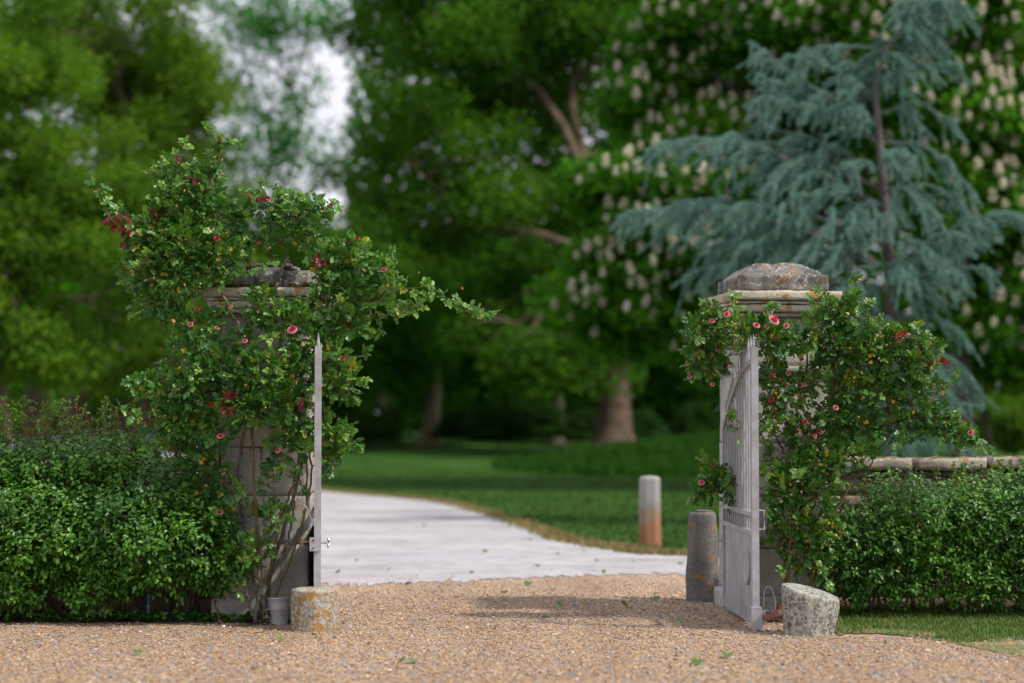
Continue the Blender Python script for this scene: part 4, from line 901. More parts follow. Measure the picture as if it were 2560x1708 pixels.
# ------------------------------------------------------------------ hedges
def hedge(label, bl, N, size, tops, base, topfn):
    t = empty("leafy_hedge", base, label, "hedge", "clipped leafy hedges in front of the low walls")
    mb = MB(); mt = MB()
    bl = np.array(bl, float); vol = bl[:, 3] * bl[:, 5]; idx = rng.choice(len(bl), N, p=vol / vol.sum())
    d = rdirs(N); d[:, 1] = -np.abs(d[:, 1]) * np.where(rng.random(N) < .8, 1, -1); r = rng.random(N) ** .28
    pos = bl[idx, :3] + d * r[:, None] * bl[idx, 3:6]
    k = pos[:, 2] > .10; pos, d = pos[k], d[k]; N = len(pos)
    tone = rng.random(len(bl))[idx][k]
    # each point is a shoot with 5 alternating leaves hanging off it
    sd_ = norm(d * .55 + np.array([0, -.25, .45]) + rdirs(N) * .4)
    side = norm(np.cross(sd_, rdirs(N)))
    for q in range(6):
        sgn = 1 if q % 2 else -1
        p = pos + sd_ * (q * .45 * size)[:, None] if not np.isscalar(size) else pos + sd_ * (q * .42 * size)
        dd = sd_ * .55 + side * sgn * .9 + np.array([0, 0, -.35]) + rdirs(N) * .3
        leaves(mb, p, dd, np.array([0, -.45, .8]) + rdirs(N) * .45, size * rng.uniform(.75, 1.2, N) * (1 - .06 * q), T_LEAF, np.clip(tone * .3 + rng.random(N) * .65, 0, 1))
        side = norm(side + np.cross(sd_, side) * 1.1)
    mb.build("leaves", M['hedge'], t)
    kk = rng.random(N) < .12; twigs(mt, pos[kk] + sd_[kk] * .06, sd_[kk], rng.uniform(.1, .2, kk.sum()), .002)
    # leaves deeper inside the hedge, down to the soil
    n2 = N // 3; xb = rng.uniform(bl[:, 0].min(), bl[:, 0].max(), n2); zb2 = rng.uniform(.02, 1.0, n2) * np.array([topfn(a) for a in xb])
    zb2 = np.where(rng.random(n2) < .12, zb2 * .4, zb2 + .15)
    p2 = np.stack([xb, base[1] + rng.uniform(.18, .62, n2), zb2], -1)
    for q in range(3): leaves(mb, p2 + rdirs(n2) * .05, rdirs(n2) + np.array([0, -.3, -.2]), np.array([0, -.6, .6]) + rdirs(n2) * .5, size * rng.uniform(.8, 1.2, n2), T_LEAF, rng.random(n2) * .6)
    for _ in range(60):   # dark inner stems rising from the ground
        x = rng.uniform(bl[:, 0].min(), bl[:, 0].max()); y = base[1] + rng.uniform(.15, .55)
        tube(mt, [(x, y, 0), (x + rng.normal() * .06, y - .03, .3), (x + rng.normal() * .14, y - .08, .75)], [.009, .007, .004], 5)
    mt.build("stems", M['redtwig'], t)
    mb = MB(); mt = MB()
    for (x, h) in tops:
        y = base[1] + rng.uniform(.15, .6); z0 = topfn(x) - .18; p0 = np.array([x, y, z0]); dr = norm(np.array([rng.normal() * .18, rng.normal() * .18, 1.]))
        P_ = spline([p0, p0 + dr * h * .5, p0 + dr * h + np.array([rng.normal() * .02, 0, 0])], 7); tube(mt, P_, np.linspace(.003, .001, 7), 4)
        n_ = int(12 + h * 75); u = rng.random(n_) ** .8; pp = np.array([P_[min(6, int(a * 6.99))] for a in u]); dd = rdirs(n_) * 1.0 + dr * .7
        leaves(mb, pp, dd, rdirs(n_) + np.array([0, -.3, .6]), size * rng.uniform(.45, .95, n_) * (1.15 - .5 * u), T_LEAF)
    mb.build("top_leaves", M['hedge_top'], t); mt.build("top_shoots", M['redtwig'], t)
# left: top profile falls to the right, big rounded front
lb = []
def ltop(x): return float(np.interp(x, [-6, -3.6, -2.9, -2.65, -2.38, -2.22, -2.05], [1.42, 1.40, 1.38, 1.2, .96, .72, .5]))
for x in np.arange(-6.0, -2.1, .24):
    zt_ = ltop(x)
    kx = random.uniform(-.07, .07)
    for z in (.42 if random.random() < .75 else .28, .56, .78, 1.0, 1.2, 1.3):
        if z + .12 > zt_ : continue
        y = 15.32 - .30 * math.exp(-((z - .62) / .38) ** 2) + (.16 if z > .9 else 0) + (.1 if z > 1.25 else 0) + random.uniform(-.12, .12) + kx
        lb.append((x + random.uniform(-.07, .07), y, z + random.uniform(-.04, .04), .24, .28, .20 if z < zt_ - .2 else .15))
for (x, y, r_) in ((470, 1300, 40), (500, 1240, 34), (500, 1330, 26), (440, 1230, 50)):
    p = D(x, y, 15.0); lb.append((p.x, p.y, p.z, r_ * .0033, .14, r_ * .0033))
lt = [(rng.uniform(-5.6, -2.75), rng.uniform(.20, .50)) for _ in range(230)]
hedge("glossy green hedge along the left wall, taller and sharply seen", lb, 9500, .052, lt, (-4.0, 15.2, 0), ltop)
rb_ = []
def rtop(x): return float(np.interp(x, [2.4, 2.7, 3.0, 3.4, 4.0, 5, 6], [.72, .96, 1.06, 1.09, 1.14, 1.2, 1.2]))
for x in np.arange(2.55, 6.6, .24):
    zt_ = rtop(x)
    for z in (.24, .42, .6, .78, .92, 1.04):
        if z + .08 > zt_: continue
        if z < .3 and random.random() < .35 and x > 3: continue
        y = 15.62 - .14 * math.sin(min(1, z / .7) * 1.57) + (.12 if z > .8 else 0) + random.uniform(-.13, .10)
        rb_.append((x + random.uniform(-.07, .07), y, z + random.uniform(-.04, .04), .24, .26, .18 if z < zt_ - .2 else .13))
rt = [(rng.uniform(2.9, 6.2), rng.uniform(.12, .3)) for _ in range(120)]
hedge("glossy green hedge below the coping of the right wall, above the turf", rb_, 8000, .050, rt, (4.5, 15.5, 0), rtop)

# weeds on the soil under the left hedge and at the foot of the right wall
mb = MB()
for _ in range(420):
    if rng.random() < .6: x, y = rng.uniform(-4.2, -1.9), 15.02 + abs(rng.normal()) * .22
    else: x, y = rng.uniform(2.3, 5), 15.6 + abs(rng.normal()) * .2
    if -1.75 > x > -2.3: y = rng.uniform(14.98, 15.2)
    n_ = rng.integers(4, 9); dd = rdirs(n_); dd[:, 2] = np.abs(dd[:, 2]) * .6 + .15
    leaves(mb, np.tile([[x, y, rng.uniform(.01, .06)]], (n_, 1)), dd, np.tile([[0, -.2, 1.]], (n_, 1)) + rdirs(n_) * .2, rng.uniform(.02, .05, n_), T_WIDE, rng.random(n_) * .8)
tag(mb.build("low_weeds", M['hedge']), "low leafy weeds on the soil below the hedges and rose", "weeds", kind="stuff")

# fallen leaves on the gravel and drive
T_LOBE = (np.array([[0, 0, 0], [-.3, .1, .04], [-.5, .45, .1], [-.22, .5, .05], [0, 1, .06], [.22, .5, .02], [.5, .45, .12], [.3, .1, .03]]), [np.array([[0, 7, 5, 3]]), np.array([[0, 3, 1], [1, 3, 2], [7, 6, 5], [3, 5, 4]])])
spots = [(1321, 1467), (1362, 1545), (1815, 1649), (1745, 1667), (845, 1437), (974, 1431), (1214, 1383), (1277, 1404), (1342, 1421), (1345, 1421), (1489, 1408), (1580, 1408), (1395, 1391), (1325, 1354), (1060, 1319), (860, 1563), (1004, 1662), (1030, 1663),
         (343, 1640), (1511, 1436), (1600, 1390), (700, 1607), (1700, 1415), (893, 1407), (1180, 1437), (1460, 1386), (1262, 1490), (1395, 1523), (1640, 1505), (1310, 1577), (1700, 1559), (1740, 1474), (1020, 1468), (1560, 1520)]
big = {0, 1, 2, 3, 17}
names = {0: "large green lobed leaf lying on the gravel in the middle of the gateway", 1: "green pointed leaf on the gravel just below the middle of the gateway", 2: "large green leaf lying in the gravel in front of the right gate foot", 3: "dark green crumpled leaf on the gravel nearest the bottom edge, next to a larger leaf"}
for i, (x, y) in enumerate(spots):
    p = G(x, y); mb = MB(); s = .085 if i in big else rng.uniform(.05, .08); a = rng.random() * 6.28
    leaves(mb, np.array([[-math.cos(a) * s / 2, -math.sin(a) * s / 2, 0]]), np.array([[math.cos(a), math.sin(a), rng.uniform(0, .45)]]), np.array([[rng.normal() * .4, -.5, 1]]), s * 1.15, T_LOBE, np.array([rng.random()]))
    o = mb.build("fallen_leaf", M['fallen'], None, False, loc=(0, 0, 0)); o.location = (p.x, p.y, .022)
    tag(o, names.get(i, "small green leaf fallen on the gravel or the pale drive"), "leaf", "fallen green leaves on the ground")

# ------------------------------------------------------------------ trees
M['bark_plane'] = bark_mat("plane_bark", (.055, .034, .022), (.10, .065, .042), 5, (.115, .08, .052))
M['bark_dark'] = bark_mat("dark_bark", (.035, .025, .02), (.075, .055, .045), 9)
M['bark_mid'] = bark_mat("mid_bark", (.05, .045, .03), (.10, .085, .055), 7)
M['bark_pale'] = bark_mat("pale_bark", (.15, .135, .07), (.20, .175, .095), 5)
def tl(name, a, b_, c, tr=.42, clump=.35, rough=.65): M[name] = leaf_mat(name, [(0, a), (.6, b_), (1, c)], rough, tr, .15, (1.1, 1.5, .3), clump)
tl('t_lime', (.050, .110, .010), (.095, .170, .016), (.15, .22, .022), clump=.5)
tl('t_olive', (0.052, 0.136, 0.010), (0.097, 0.202, 0.014), (0.149, 0.227, 0.023))
tl('t_green', (0.045, 0.112, 0.009), (0.091, 0.185, 0.013), (0.163, 0.234, 0.021))
tl('t_deep', (0.036, 0.131, 0.014), (0.066, 0.204, 0.017), (0.114, 0.262, 0.024))
tl('t_dark', (0.029, 0.094, 0.007), (0.060, 0.149, 0.010), (0.100, 0.180, 0.014))
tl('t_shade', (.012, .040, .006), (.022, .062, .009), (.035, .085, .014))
tl('t_chest', (0.033, 0.119, 0.008), (0.067, 0.202, 0.011), (0.133, 0.268, 0.018), clump=.9)
tl('t_blue', (0.026, 0.128, 0.028), (0.052, 0.194, 0.044), (0.089, 0.244, 0.065), clump=.5)

def limb(mb, p0, p1, r0, r1, sag=.0, jit=.15, seg=8):
    L = (Vector(p1) - Vector(p0)).length; mid = (np.array(p0) + np.array(p1)) / 2 + rng.normal(size=3) * L * jit * .5 + np.array([0, 0, sag * L])
    P_ = spline([p0, mid, p1], seg); tube(mb, P_, np.linspace(r0, r1, seg), 7); return P_
def tree(label, name, base, r0, trunk_h, crowns, nleaf, lsize, lm, bm_, lean=(0, 0), cat="tree", group=None, tmpl=T_CARD, puffs=70, puff_r=1.1, shell=.55, flowers=None, visible_limbs=0, droop=.25):
    """crowns: list of ellipsoids (cx,cy,cz,rx,ry,rz) in world metres"""
    bz = float(H(base[0], base[1])); b0 = np.array([base[0], base[1], bz - .1])
    t = empty(name, (base[0], base[1], bz), label, cat, group)
    mb = MB(); top = b0 + np.array([lean[0], lean[1], trunk_h]); n_ = 12
    P_ = spline([b0, (b0 + top) / 2 + np.array([rng.normal() * .1, 0, 0]), top], n_); rad = np.interp(np.linspace(0, 1, n_), [0, .6, 1], [r0, r0 * .8, r0 * .32]); rad[0] *= 1.5; rad[1] *= 1.25; tube(mb, P_, rad, 14)
    C = []; wv = np.array([c[3] * c[4] * c[5] for c in crowns]) ** .8; wv = wv / wv.sum()
    for c in crowns:
        cc = np.array(c[:3]); L1 = limb(mb, top, cc - np.array([0, 0, c[5] * .2]), r0 * .30, r0 * .12, .05)
        for _ in range(7):
            e = cc + rdirs(1)[0] * np.array(c[3:6]) * .8; L2 = limb(mb, L1[rng.integers(4, 8)], e, r0 * .11, r0 * .03, .04)
            for _ in range(3):
                limb(mb, L2[rng.integers(3, 7)], L2[-1] + rdirs(1)[0] * np.array(c[3:6]) * .45, r0 * .06, .012, 0)
    mb.build("trunk", bm_, t, True)
    idx = rng.choice(len(crowns), puffs, p=wv); cr = np.array(crowns)[idx]; d = rdirs(puffs); rr_ = shell + (1 - shell) * rng.random(puffs) ** .6
    rr_ = np.where(rng.random(puffs) < .2, rr_ * .5, rr_)
    pc = cr[:, :3] + d * rr_[:, None] * cr[:, 3:6]; pr = puff_r * rng.uniform(.6, 1.45, puffs)
    # leaves, thicker at the puff skin so that gaps stay between puffs
    li = rng.choice(puffs, nleaf, p=pr ** 2 / (pr ** 2).sum()); ld = rdirs(nleaf); lr = rng.random(nleaf) ** .5
    pos = pc[li] + ld * lr[:, None] * pr[li][:, None] * np.array([1.15, 1.15, .8])
    pos[:, 2] = np.maximum(pos[:, 2], bz + .5)
    dr = rdirs(nleaf) + ld * .5 + np.array([0, 0, -droop]); nr = rdirs(nleaf) * .8 + np.array([0, -.2, .8]) + ld * .3
    mb = MB(); tone = rng.random(puffs)[li]
    leaves(mb, pos, dr, nr, lsize * rng.uniform(.7, 1.3, nleaf), tmpl, np.clip(tone * .4 + rng.random(nleaf) * .6, 0, 1))
    mb.build("crown", lm, t)
    return t, pc, pr, cr, pos
def E(x0, y0, x1, y1, Y, ry=None):
    """crown ellipsoid from a display-pixel box at distance Y"""
    a = D(x0, y0, Y); b_ = D(x1, y1, Y); return ((a.x + b_.x) / 2, Y, (a.z + b_.z) / 2, abs(b_.x - a.x) / 2, ry or abs(b_.x - a.x) / 2.6, abs(a.z - b_.z) / 2)
def TX(xd, Y): return (D(xd, 1000, Y).x, Y)

# left group
tree("leafy tree with bright hanging foliage at the far left edge", "broadleaf_tree", TX(75, 52), .38, 5.0, [E(-260, -200, 190, 500, 52, 3), E(-200, 330, 380, 900, 51, 2.5), E(-320, 500, 110, 930, 50, 2), E(-60, 720, 260, 890, 50, 2)], 68000, .16, M['t_green'], M['bark_plane'], group="trees of the park", puffs=150, puff_r=.75, droop=.8)
tree("pale olive green tree rising left of the sky gap", "broadleaf_tree", TX(180, 66), .40, 6.0, [E(60, -120, 500, 420, 68, 4), E(0, 280, 540, 860, 66, 3.5), E(250, 60, 545, 440, 70, 3), E(120, 600, 460, 895, 64, 3)], 80000, .19, M['t_lime'], M['bark_plane'], group="trees of the park", puffs=190, puff_r=.95)
tree("bushy tree filling the space behind the climbing rose top", "broadleaf_tree", TX(320, 82), .42, 6.0, [E(200, 420, 760, 880, 84, 4), E(420, 500, 900, 950, 86, 4)], 60000, .22, M['t_olive'], M['bark_plane'], group="trees of the park", puffs=150, puff_r=1.2)
tree("thin leaved tree spread across the sky gap", "broadleaf_tree", TX(560, 96), .40, 8.0, [E(430, -150, 830, 260, 98, 4), E(440, 180, 820, 480, 98, 4)], 8500, .26, M['t_blue'], M['bark_mid'], group="trees of the park", puffs=150, puff_r=.85, shell=.2)
# centre
tree("massive dark green tree in the centre with a thick ruddy trunk", "broadleaf_tree", TX(1408, 72), .74, 7.0, [E(780, -250, 1330, 300, 76, 6), E(720, 220, 1300, 720, 74, 5), E(1080, -150, 1700, 420, 78, 5), E(1100, 350, 1650, 850, 76, 4), E(1050, 640, 1500, 890, 71, 2.5)], 125000, .22, M['t_dark'], M['bark_plane'], group="trees of the park", puffs=260, puff_r=1.25)
tree("deep shaded tree left of centre with a pale straight trunk", "broadleaf_tree", TX(985, 84), .42, 6.0, [E(700, 520, 1180, 930, 86, 3), E(760, 660, 1010, 890, 81, 1.2), E(860, 560, 1300, 930, 90, 3)], 80000, .24, M['t_deep'], M['bark_pale'], group="trees of the park", puffs=170, puff_r=1.2)
tree("dark low branched tree behind the bank", "broadleaf_tree", TX(1275, 88), .34, 3.0, [E(1080, 640, 1480, 950, 92, 3), E(1400, 640, 1800, 960, 94, 3)], 60000, .24, M['t_deep'], M['bark_mid'], group="trees of the park", puffs=150, puff_r=1.1)
# avenue of trunks at the lower left, crowns high
av = [(6, 58, .30, "first trunk of the avenue, cut by the left edge of the photo"), (148, 84, .26, "slim avenue tree between two thicker trunks on the left"), (197, 96, .28, "avenue tree with a straight tan trunk, second row"), (268, 105, .26, "narrow avenue tree in the gap above the left hedge"),
      (290, 90, .30, "avenue tree with a tan trunk beside the distant road"), (335, 78, .36, "avenue tree nearest to the rose, above the distant road")]
for (xd, Y, r_, lab) in av:
    tree(lab, "avenue_tree", TX(xd, Y), r_, 4.5, [E(xd - 150, 560, xd + 150, 905, Y + 1, 3)], 15000, .24, M['t_deep'], M['bark_plane'], group="trees of the avenue", puffs=45, puff_r=1.2)
for (xd, Y, r_, lab) in ((1290, 100, .40, "mid grey trunk left of the massive tree, in shade"), (1500, 96, .36, "shaded trunk right of the massive tree, above the bank"), (1090, 104, .35, "slender trunk standing in the darkest part of the wood"), (880, 104, .3, "thin trunk above the far end of the lawn")):
    tree(lab, "woodland_tree", TX(xd, Y), r_, 7.0, [E(xd - 160, 500, xd + 160, 930, Y + 2, 3)], 13000, .26, M['t_deep'], M['bark_mid'], group="trees of the wood", puffs=50, puff_r=1.3)

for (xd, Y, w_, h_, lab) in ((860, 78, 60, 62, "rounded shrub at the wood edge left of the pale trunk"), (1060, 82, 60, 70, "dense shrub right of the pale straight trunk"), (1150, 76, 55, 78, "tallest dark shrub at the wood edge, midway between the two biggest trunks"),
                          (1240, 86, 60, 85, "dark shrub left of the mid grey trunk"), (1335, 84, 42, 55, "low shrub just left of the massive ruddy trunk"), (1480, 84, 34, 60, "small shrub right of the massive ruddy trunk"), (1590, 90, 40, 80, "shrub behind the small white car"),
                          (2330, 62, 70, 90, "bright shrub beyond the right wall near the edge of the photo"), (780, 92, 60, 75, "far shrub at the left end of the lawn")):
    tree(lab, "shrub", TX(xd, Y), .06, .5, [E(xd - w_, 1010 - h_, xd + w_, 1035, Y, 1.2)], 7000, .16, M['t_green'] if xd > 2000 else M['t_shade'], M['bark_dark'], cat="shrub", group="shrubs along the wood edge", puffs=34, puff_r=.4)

# horse chestnuts
T_PALM = (np.array([[0, 0, 0], [-.5, .35, -.05], [-.3, .75, .0], [0, 1, -.12], [.3, .75, 0], [.5, .35, -.05], [0, .45, .08]]), [np.array([[0, 6, 1], [1, 6, 2], [2, 6, 3], [6, 4, 3], [6, 5, 4], [0, 5, 6]])])
def candles(t, pts, s0, m):
    base = np.array(WLOC[t.name]); prof = [(.05, 0), (.30, .08), (.34, .25), (.28, .5), (.17, .78), (.06, .98), (.005, 1.05)]
    mb = MB(); n_ = 90; z = rng.random(n_) ** 1.1; r_ = np.interp(z, [0, .1, .3, .6, 1], [.1, .3, .32, .22, .03]); a = rng.random(n_) * 6.28
    pos = np.stack([r_ * .6 * np.cos(a), r_ * .6 * np.sin(a), z], -1); dd = np.stack([np.cos(a), np.sin(a), .4 + 0 * a], -1)
    leaves(mb, pos, dd, np.array([0, 0, 1.]) + rdirs(n_) * .5, .22, T_WIDE); tube(mb, [(0, 0, -.2), (0, 0, 1)], .025, 5)
    first = None
    rest = pts[100:]; pts = pts[:100]
    for p in pts:
        if first is None: o = mb.build("flower_spike", m, None, False, loc=(0, 0, 0)); first = o
        else: o = first.copy(); COL.objects.link(o)
        o.parent = t; o.location = p - base; s = s0 * rng.uniform(.7, 1.2); o.scale = (s, s, s); o.rotation_euler = (rng.normal() * .2 + .1, rng.normal() * .25, rng.random() * 6)
    if rest:
        mb = MB()
        for p in rest:
            n_ = 40; z = rng.random(n_); r_ = np.interp(z, [0, .1, .3, .6, 1], [.1, .3, .32, .22, .03]) * .6; a = rng.random(n_) * 6.28; s = s0 * rng.uniform(.7, 1.1)
            leaves(mb, p + s * np.stack([r_ * np.cos(a), r_ * np.sin(a), z], -1), np.stack([np.cos(a), np.sin(a), .4 + 0 * a], -1), np.array([0, 0, 1.]) + rdirs(n_) * .5, .3 * s, T_WIDE)
        o = mb.build("flower_spikes", m, t); o["kind"] = 'stuff'
M['candle'] = leaf_mat("chestnut_blossom", [(0, (.80, .76, .64)), (.85, (.90, .87, .78)), (1, (.80, .62, .55))], .6, .35, .3, (1, .95, .9))
def chestnut(label, base, r0, crowns, nleaf, ncand, th=4, puffs=170, place=True):
    t, pc, pr, cr, lp = tree(label, "horse_chestnut", base, r0, th, crowns, nleaf, .17, M['t_chest'], M['bark_dark'], group="flowering horse chestnuts", puffs=puffs, puff_r=.62, shell=.7, tmpl=T_PALM)
    # blossoms stand on the outer, camera-near skin of the crown
    cand = []; tries = 0
    u = lp[:, 0] / lp[:, 1]; v = (lp[:, 2] - CAMH) / lp[:, 1]
    while len(cand) < ncand and tries < 4000:
        tries += 1; i = rng.integers(0, len(lp))
        if place and rng.random() < .75 and .115 < u[i] < .245 and v[i] < .20 - abs(u[i] - .18) * 1.6: continue
        if abs(u[i]) > .27 or v[i] > .225 or v[i] < .018: continue
        near = (np.abs(lp[:, 0] - lp[i, 0]) < .16) & (np.abs(lp[:, 2] - lp[i, 2]) < .16)
        j = np.flatnonzero(near); j = j[lp[j, 1].argmin()]; p = lp[j] + np.array([0, -.10, .0])
        if any(abs(p[0] - c_[0]) < .20 and abs(p[2] - c_[2]) < .26 for c_ in cand): continue
        cand.append(p)
    candles(t, cand, .25, M['candle']); return t
chestnut("horse chestnut with pale candles, its crown swelling out left of the cedar", TX(1760, 47), .34, [E(1290, 350, 1760, 660, 46, 2.2), E(1300, 540, 1700, 830, 47, 2), E(1390, -100, 1850, 460, 48, 2.4), E(1700, 100, 2080, 620, 49, 2.2)], 90000, 270, puffs=230)
chestnut("horse chestnut with a dark trunk standing behind the cedar at the right", TX(2212, 44), .34, [E(1900, -180, 2330, 360, 45, 2.2), E(2060, 150, 2600, 620, 45, 2.2), E(2120, 520, 2640, 860, 45, 1.8), E(1700, -200, 2050, 200, 46, 2)], 80000, 230, th=4.5, puffs=220)
tree("thin leaning bare stemmed tree right of the dark chestnut trunk", "young_tree", TX(2285, 50), .09, 3.5, [E(2230, 640, 2420, 860, 50, 1)], 7000, .16, M['t_green'], M['bark_dark'], lean=(-.7, 0), group="trees of the park", puffs=24, puff_r=.6)

# woodland backdrop: far mass nobody could count
mb = MB(); N = 120000
X = rng.uniform(-48, 62, N); Y = 112 + rng.random(N) * 14; Z = rng.random(N) ** 1.6 * 26
k = np.array([mnoise.noise(Vector((a * .16, b * .16, 1.7))) for a, b in zip(X, Z)])
dx = X / Y; gap = (Z > 9.8 + 2.5 * k) & (dx > -.175) & (dx < -.085)
gap |= (Z > 16 + 5 * k) & (dx > -.23) & (dx < -.08)
kp = ~gap; X, Y, Z, k = X[kp], Y[kp], Z[kp], k[kp]; pos = np.stack([X, Y + k * 4, Z + 1.6], -1)
leaves(mb, pos, rdirs(len(X)) + np.array([0, 0, -.3]), rdirs(len(X)) + np.array([0, -.3, .8]), rng.uniform(.45, .8, len(X)), T_CARD, np.clip(.5 + k + rng.normal(size=len(X)) * .15, 0, 1))
tag(mb.build("far_woodland", M['t_dark']), "dense dark woodland closing the view behind the park trees", "woodland", kind="stuff")

# ------------------------------------------------------------------ blue cedar
M['cedar'] = leaf_mat("cedar_needle", [(0, (.14, .27, .22)), (.6, (.21, .37, .31)), (1, (.29, .46, .40))], .55, .2, .4, (1, 1.1, 1))
M['bark_cedar'] = bark_mat("cedar_bark", (.09, .075, .07), (.17, .145, .14), 9)
def cedar():
    Y0 = 31.0; b = D(2035, 1060, Y0); t = empty("blue_cedar", (b.x, Y0, 0), "blue grey cedar with drooping branch tips behind the right pillar", "cedar")
    mt = MB(); mn = MB(); mtw = MB()
    trunk = spline([(b.x, Y0, -.1), tuple(D(2045, 700, Y0)), tuple(D(2025, 400, Y0)), tuple(D(2012, 200, Y0)), tuple(D(2050, 90, Y0)), tuple(D(2120, 10, Y0)), tuple(D(2150, 5, Y0))], 40)
    tube(mt, trunk, np.interp(np.linspace(0, 1, 40), [0, .5, .7, 1], [.11, .045, .02, .006]), 10); 
    def tufts(P_, dens, L):
        n_ = len(P_); tot = np.linalg.norm(np.diff(P_, axis=0), axis=1).sum(); m_ = max(3, int(tot * dens)); u = rng.random(m_) * (n_ - 1.001); i = u.astype(int)
        p = P_[i] + (P_[i + 1] - P_[i]) * (u - i)[:, None]
        ax = norm(P_[i + 1] - P_[i]); 
        for _ in range(6):
            d = rdirs(m_) * .9 + ax * .55 + np.array([0, 0, .15]); leaves(mn, p, d, rdirs(m_), L * rng.uniform(.6, 1.2, m_), (T_NEED[0] * np.array([2.2, 1, 1]), T_NEED[1]))
    def branch(p0, p1, sag, nb=10, spread=.6, hang=.36):
        p0 = np.array(tuple(p0)); p1 = np.array(tuple(p1)); L = np.linalg.norm(p1 - p0)
        mid = p0 * .45 + p1 * .55 + np.array([0, 0, sag * L]); P_ = spline([p0, mid, p1], 18, .01); tube(mt, P_, np.linspace(.008 + .008 * L, .004, 18), 6)
        tufts(P_[1:], 120, .05); ax = norm(p1 - p0); perp = norm(np.cross(ax, [0, 0, 1.]))
        for k in range(int(nb * max(.6, L / 1.6))):
            u = rng.uniform(.12, 1.0); q = P_[int(u * 17)]; sgn = 1 if k % 2 else -1
            l2 = L * spread * (1.08 - u) * rng.uniform(.5, 1.1) + .18
            e = q + ax * l2 * .55 + perp * sgn * l2 * rng.uniform(.1, .8) + np.array([0, 0, -hang * l2 * rng.uniform(.25, 1.1)])
            Q = spline([q, (q + e) / 2 + np.array([0, 0, l2 * .13]), e], 9); tube(mtw, Q, np.linspace(.006, .002, 9), 4, cap=False); tufts(Q, 110, .046)
            for _ in range(int(3 + l2 * 7)):
                w_ = Q[rng.integers(2, 9)]; l3 = rng.uniform(.14, .5); e3 = w_ + ax * l3 * .35 + rdirs(1)[0] * l3 * .35 + np.array([0, 0, -l3 * rng.uniform(.3, 1)])
                R_ = spline([w_, (w_ + e3) / 2 + np.array([0, 0, .02]), e3], 5); tufts(R_, 110, .040)
    def tp(yd): 
        z = D(2030, yd, Y0).z; i = np.abs(trunk[:, 2] - z).argmin(); return trunk[i]
    # (trunk y, tip x, tip y, sag, dY of tip)
    main = [(480, 1490, 350, .12, -.6), (455, 1560, 330, .10, .6), (620, 1425, 500, .10, -.4), (640, 1480, 485, .10, .8), (300, 1730, 105, -.02, -.3), (330, 1735, 230, .08, -.6), (400, 1745, 290, .05, .3), (330, 1740, 170, .02, .6),
            (250, 1850, 120, .02, -.2), (160, 1800, 130, .05, .2), (120, 1900, 110, .05, 0), (90, 2150, 60, .1, -.2), (60, 2165, 110, .1, .2), (40, 2150, 20, .05, 0),
            (200, 2190, 150, .1, -.3), (260, 2180, 290, .25, .2), (320, 2220, 430, .2, -.3), (420, 2230, 500, .2, .4), (640, 2345, 490, .10, -.2), (600, 2260, 560, .15, .6), (660, 2270, 620, .1, -.5),
            (720, 2210, 780, .2, -.3), (780, 2240, 900, .25, .1), (720, 1600, 620, .1, -.6), (600, 1640, 560, .05, -1.0), (560, 1700, 470, .05, -1.2), (700, 1750, 700, .1, -1.0), (520, 1850, 450, .1, -1.0), (500, 2000, 520, .1, -1.3),
            (650, 1900, 700, .1, -1.4), (600, 2080, 640, .1, -1.4), (760, 2020, 800, .15, -1.3), (820, 2150, 860, .2, -1.0), (880, 1950, 900, .1, -1.2), (920, 2180, 960, .15, -.6), (960, 2080, 1020, .15, -1.0), (980, 2230, 1030, .1, -.2),
            (850, 1840, 880, .1, -.4), (400, 1950, 380, .1, -.9), (350, 2080, 360, .1, -.9), (450, 2120, 480, .15, -1.0), (300, 1960, 250, .08, -.7), (760, 1680, 720, .08, .4), (900, 1700, 900, .08, .5), (780, 1820, 820, .1, -.9), (560, 2150, 600, .15, -1.0)]
    for (ty, x, y, sg, dY) in main: branch(tp(ty), D(x, y, Y0 + dY), sg)
    for k in range(22):       # short branches clothe the leader
        q = trunk[19 + k % 20]; a = rng.random() * 6.28; L = .30 + .25 * rng.random(); branch(q, q + np.array([math.cos(a) * L, math.sin(a) * L * .6, .02 - .10 * rng.random()]), .05, nb=8)
    for _ in range(10):
        ty = rng.uniform(250, 1000); a = -rng.random() * 3.14; L = np.interp(ty, [0, 300, 700, 1000], [.3, .9, 1.6, 1.3]) * rng.uniform(.5, .9); q = tp(ty); e = q + np.array([math.cos(a) * L, math.sin(a) * L, -.15 * L])
        branch(q, e, .12, nb=9)
    mt.build("trunk", M['bark_cedar'], t, True); mtw.build("twigs", M['bark_cedar'], t, True); mn.build("needles", M['cedar'], t)
cedar()

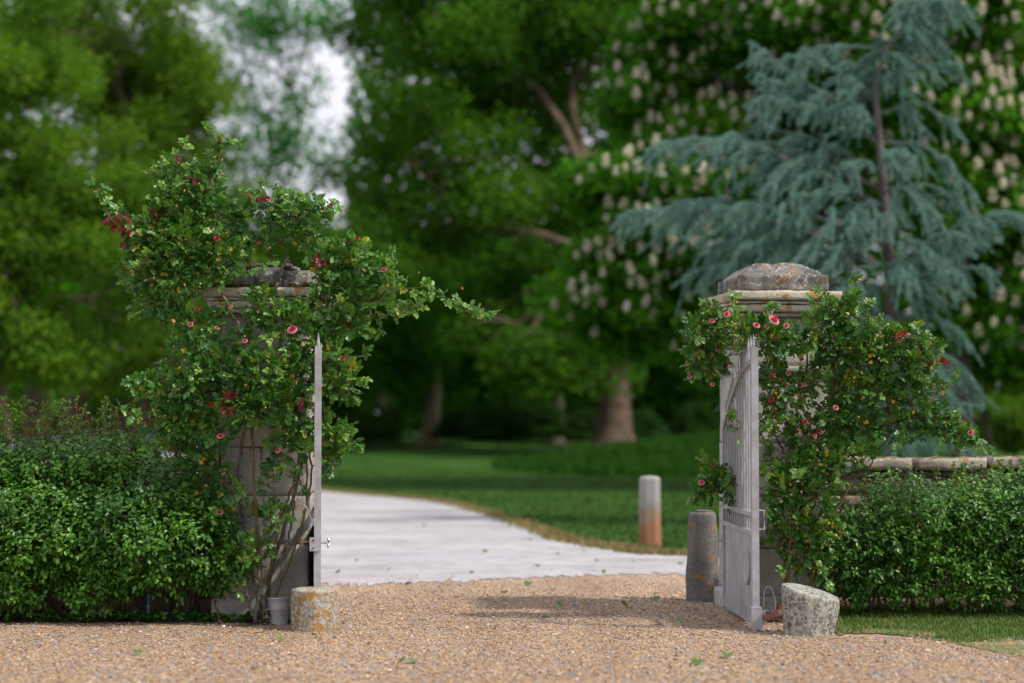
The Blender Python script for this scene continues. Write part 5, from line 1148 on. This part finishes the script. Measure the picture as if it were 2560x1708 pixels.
# ------------------------------------------------------------------ far small things
def car():
    Y = 96.0; c = D(1527, 1000, Y); z0 = float(H(c.x, Y)); t = empty("parked_car", (c.x, Y, z0), "small white car parked under the trees beyond the bank", "car")
    white = plain("car_paint", (.72, .74, .76), .25, 0, .03, 3); glass = plain("car_glass", (.10, .16, .22), .08, 0, .1, 3); rub = plain("tyre_rubber", (.02, .02, .02), .8, 0, .2, 30)
    def loft(secs, m, nm):
        mb = MB(); V = []
        for (y, w_, za, zb_) in secs:
            for k in range(12):
                a = 2 * math.pi * k / 12; cx = math.copysign(abs(math.cos(a)) ** .5, math.cos(a)) * w_; cz = (za + zb_) / 2 + math.copysign(abs(math.sin(a)) ** .5, math.sin(a)) * (zb_ - za) / 2; V.append((c.x + cx, Y + y, z0 + cz))
        n_ = 12; i = np.arange(len(secs) - 1)[:, None] * n_; j = np.arange(n_)[None]; k = (j + 1) % n_
        mb.add(V, [np.stack([i + j, i + k, i + k + n_, i + j + n_], -1).reshape(-1, 4), np.arange(n_)[::-1][None], (np.arange(n_) + (len(secs) - 1) * n_)[None]]); return mb.build(nm, m, t, True)
    loft([(-2.0, .70, .32, .68), (-1.8, .82, .25, .82), (-.9, .86, .24, .92), (.9, .86, .24, .96), (1.8, .84, .26, .94), (2.0, .76, .35, .85)], white, "body")
    loft([(-1.0, .74, .86, .93), (-.35, .66, .88, 1.40), (.8, .66, .88, 1.43), (1.6, .72, .9, 1.0)], glass, "windows")
    loft([(-.35, .60, 1.38, 1.435), (.2, .63, 1.40, 1.47), (.85, .60, 1.38, 1.44)], white, "roof")
    for sx in (-1, 1):
        for sy in (-1.25, 1.25):
            mb = MB(); tube(mb, [(c.x + sx * .68, Y + sy, z0 + .31), (c.x + sx * .87, Y + sy, z0 + .31)], .31, 20); mb.build("wheel", rub, t)
        mb = MB(); boxv(mb, (c.x + sx * .58, Y - 1.97, z0 + .6), (.26, .08, .13)); mb.build("headlight", plain("lamp_glass", (.6, .62, .65), .1), t)
car()
# blue barrel on the far verge at the left
c = D(333, 1003, 74); z0 = float(H(c.x, 74)); t = empty("blue_barrel", (c.x, 74, z0), "small blue barrel beside the distant road at the left", "barrel")
mb = MB(); lathe(mb, [(.20, 0), (.22, .05), (.23, .25), (.24, .27), (.23, .29), (.23, .5), (.24, .52), (.23, .54), (.22, .75), (.2, .8)], (c.x, 74, z0), 20); mb.build("drum", plain("blue_plastic", (.07, .10, .22), .5), t, True)
mb = MB(); lathe(mb, [(.25, .80), (.25, .83), (.2, .84)], (c.x, 74, z0), 20); mb.build("lid", plain("dark_blue_plastic", (.04, .07, .2), .5), t)
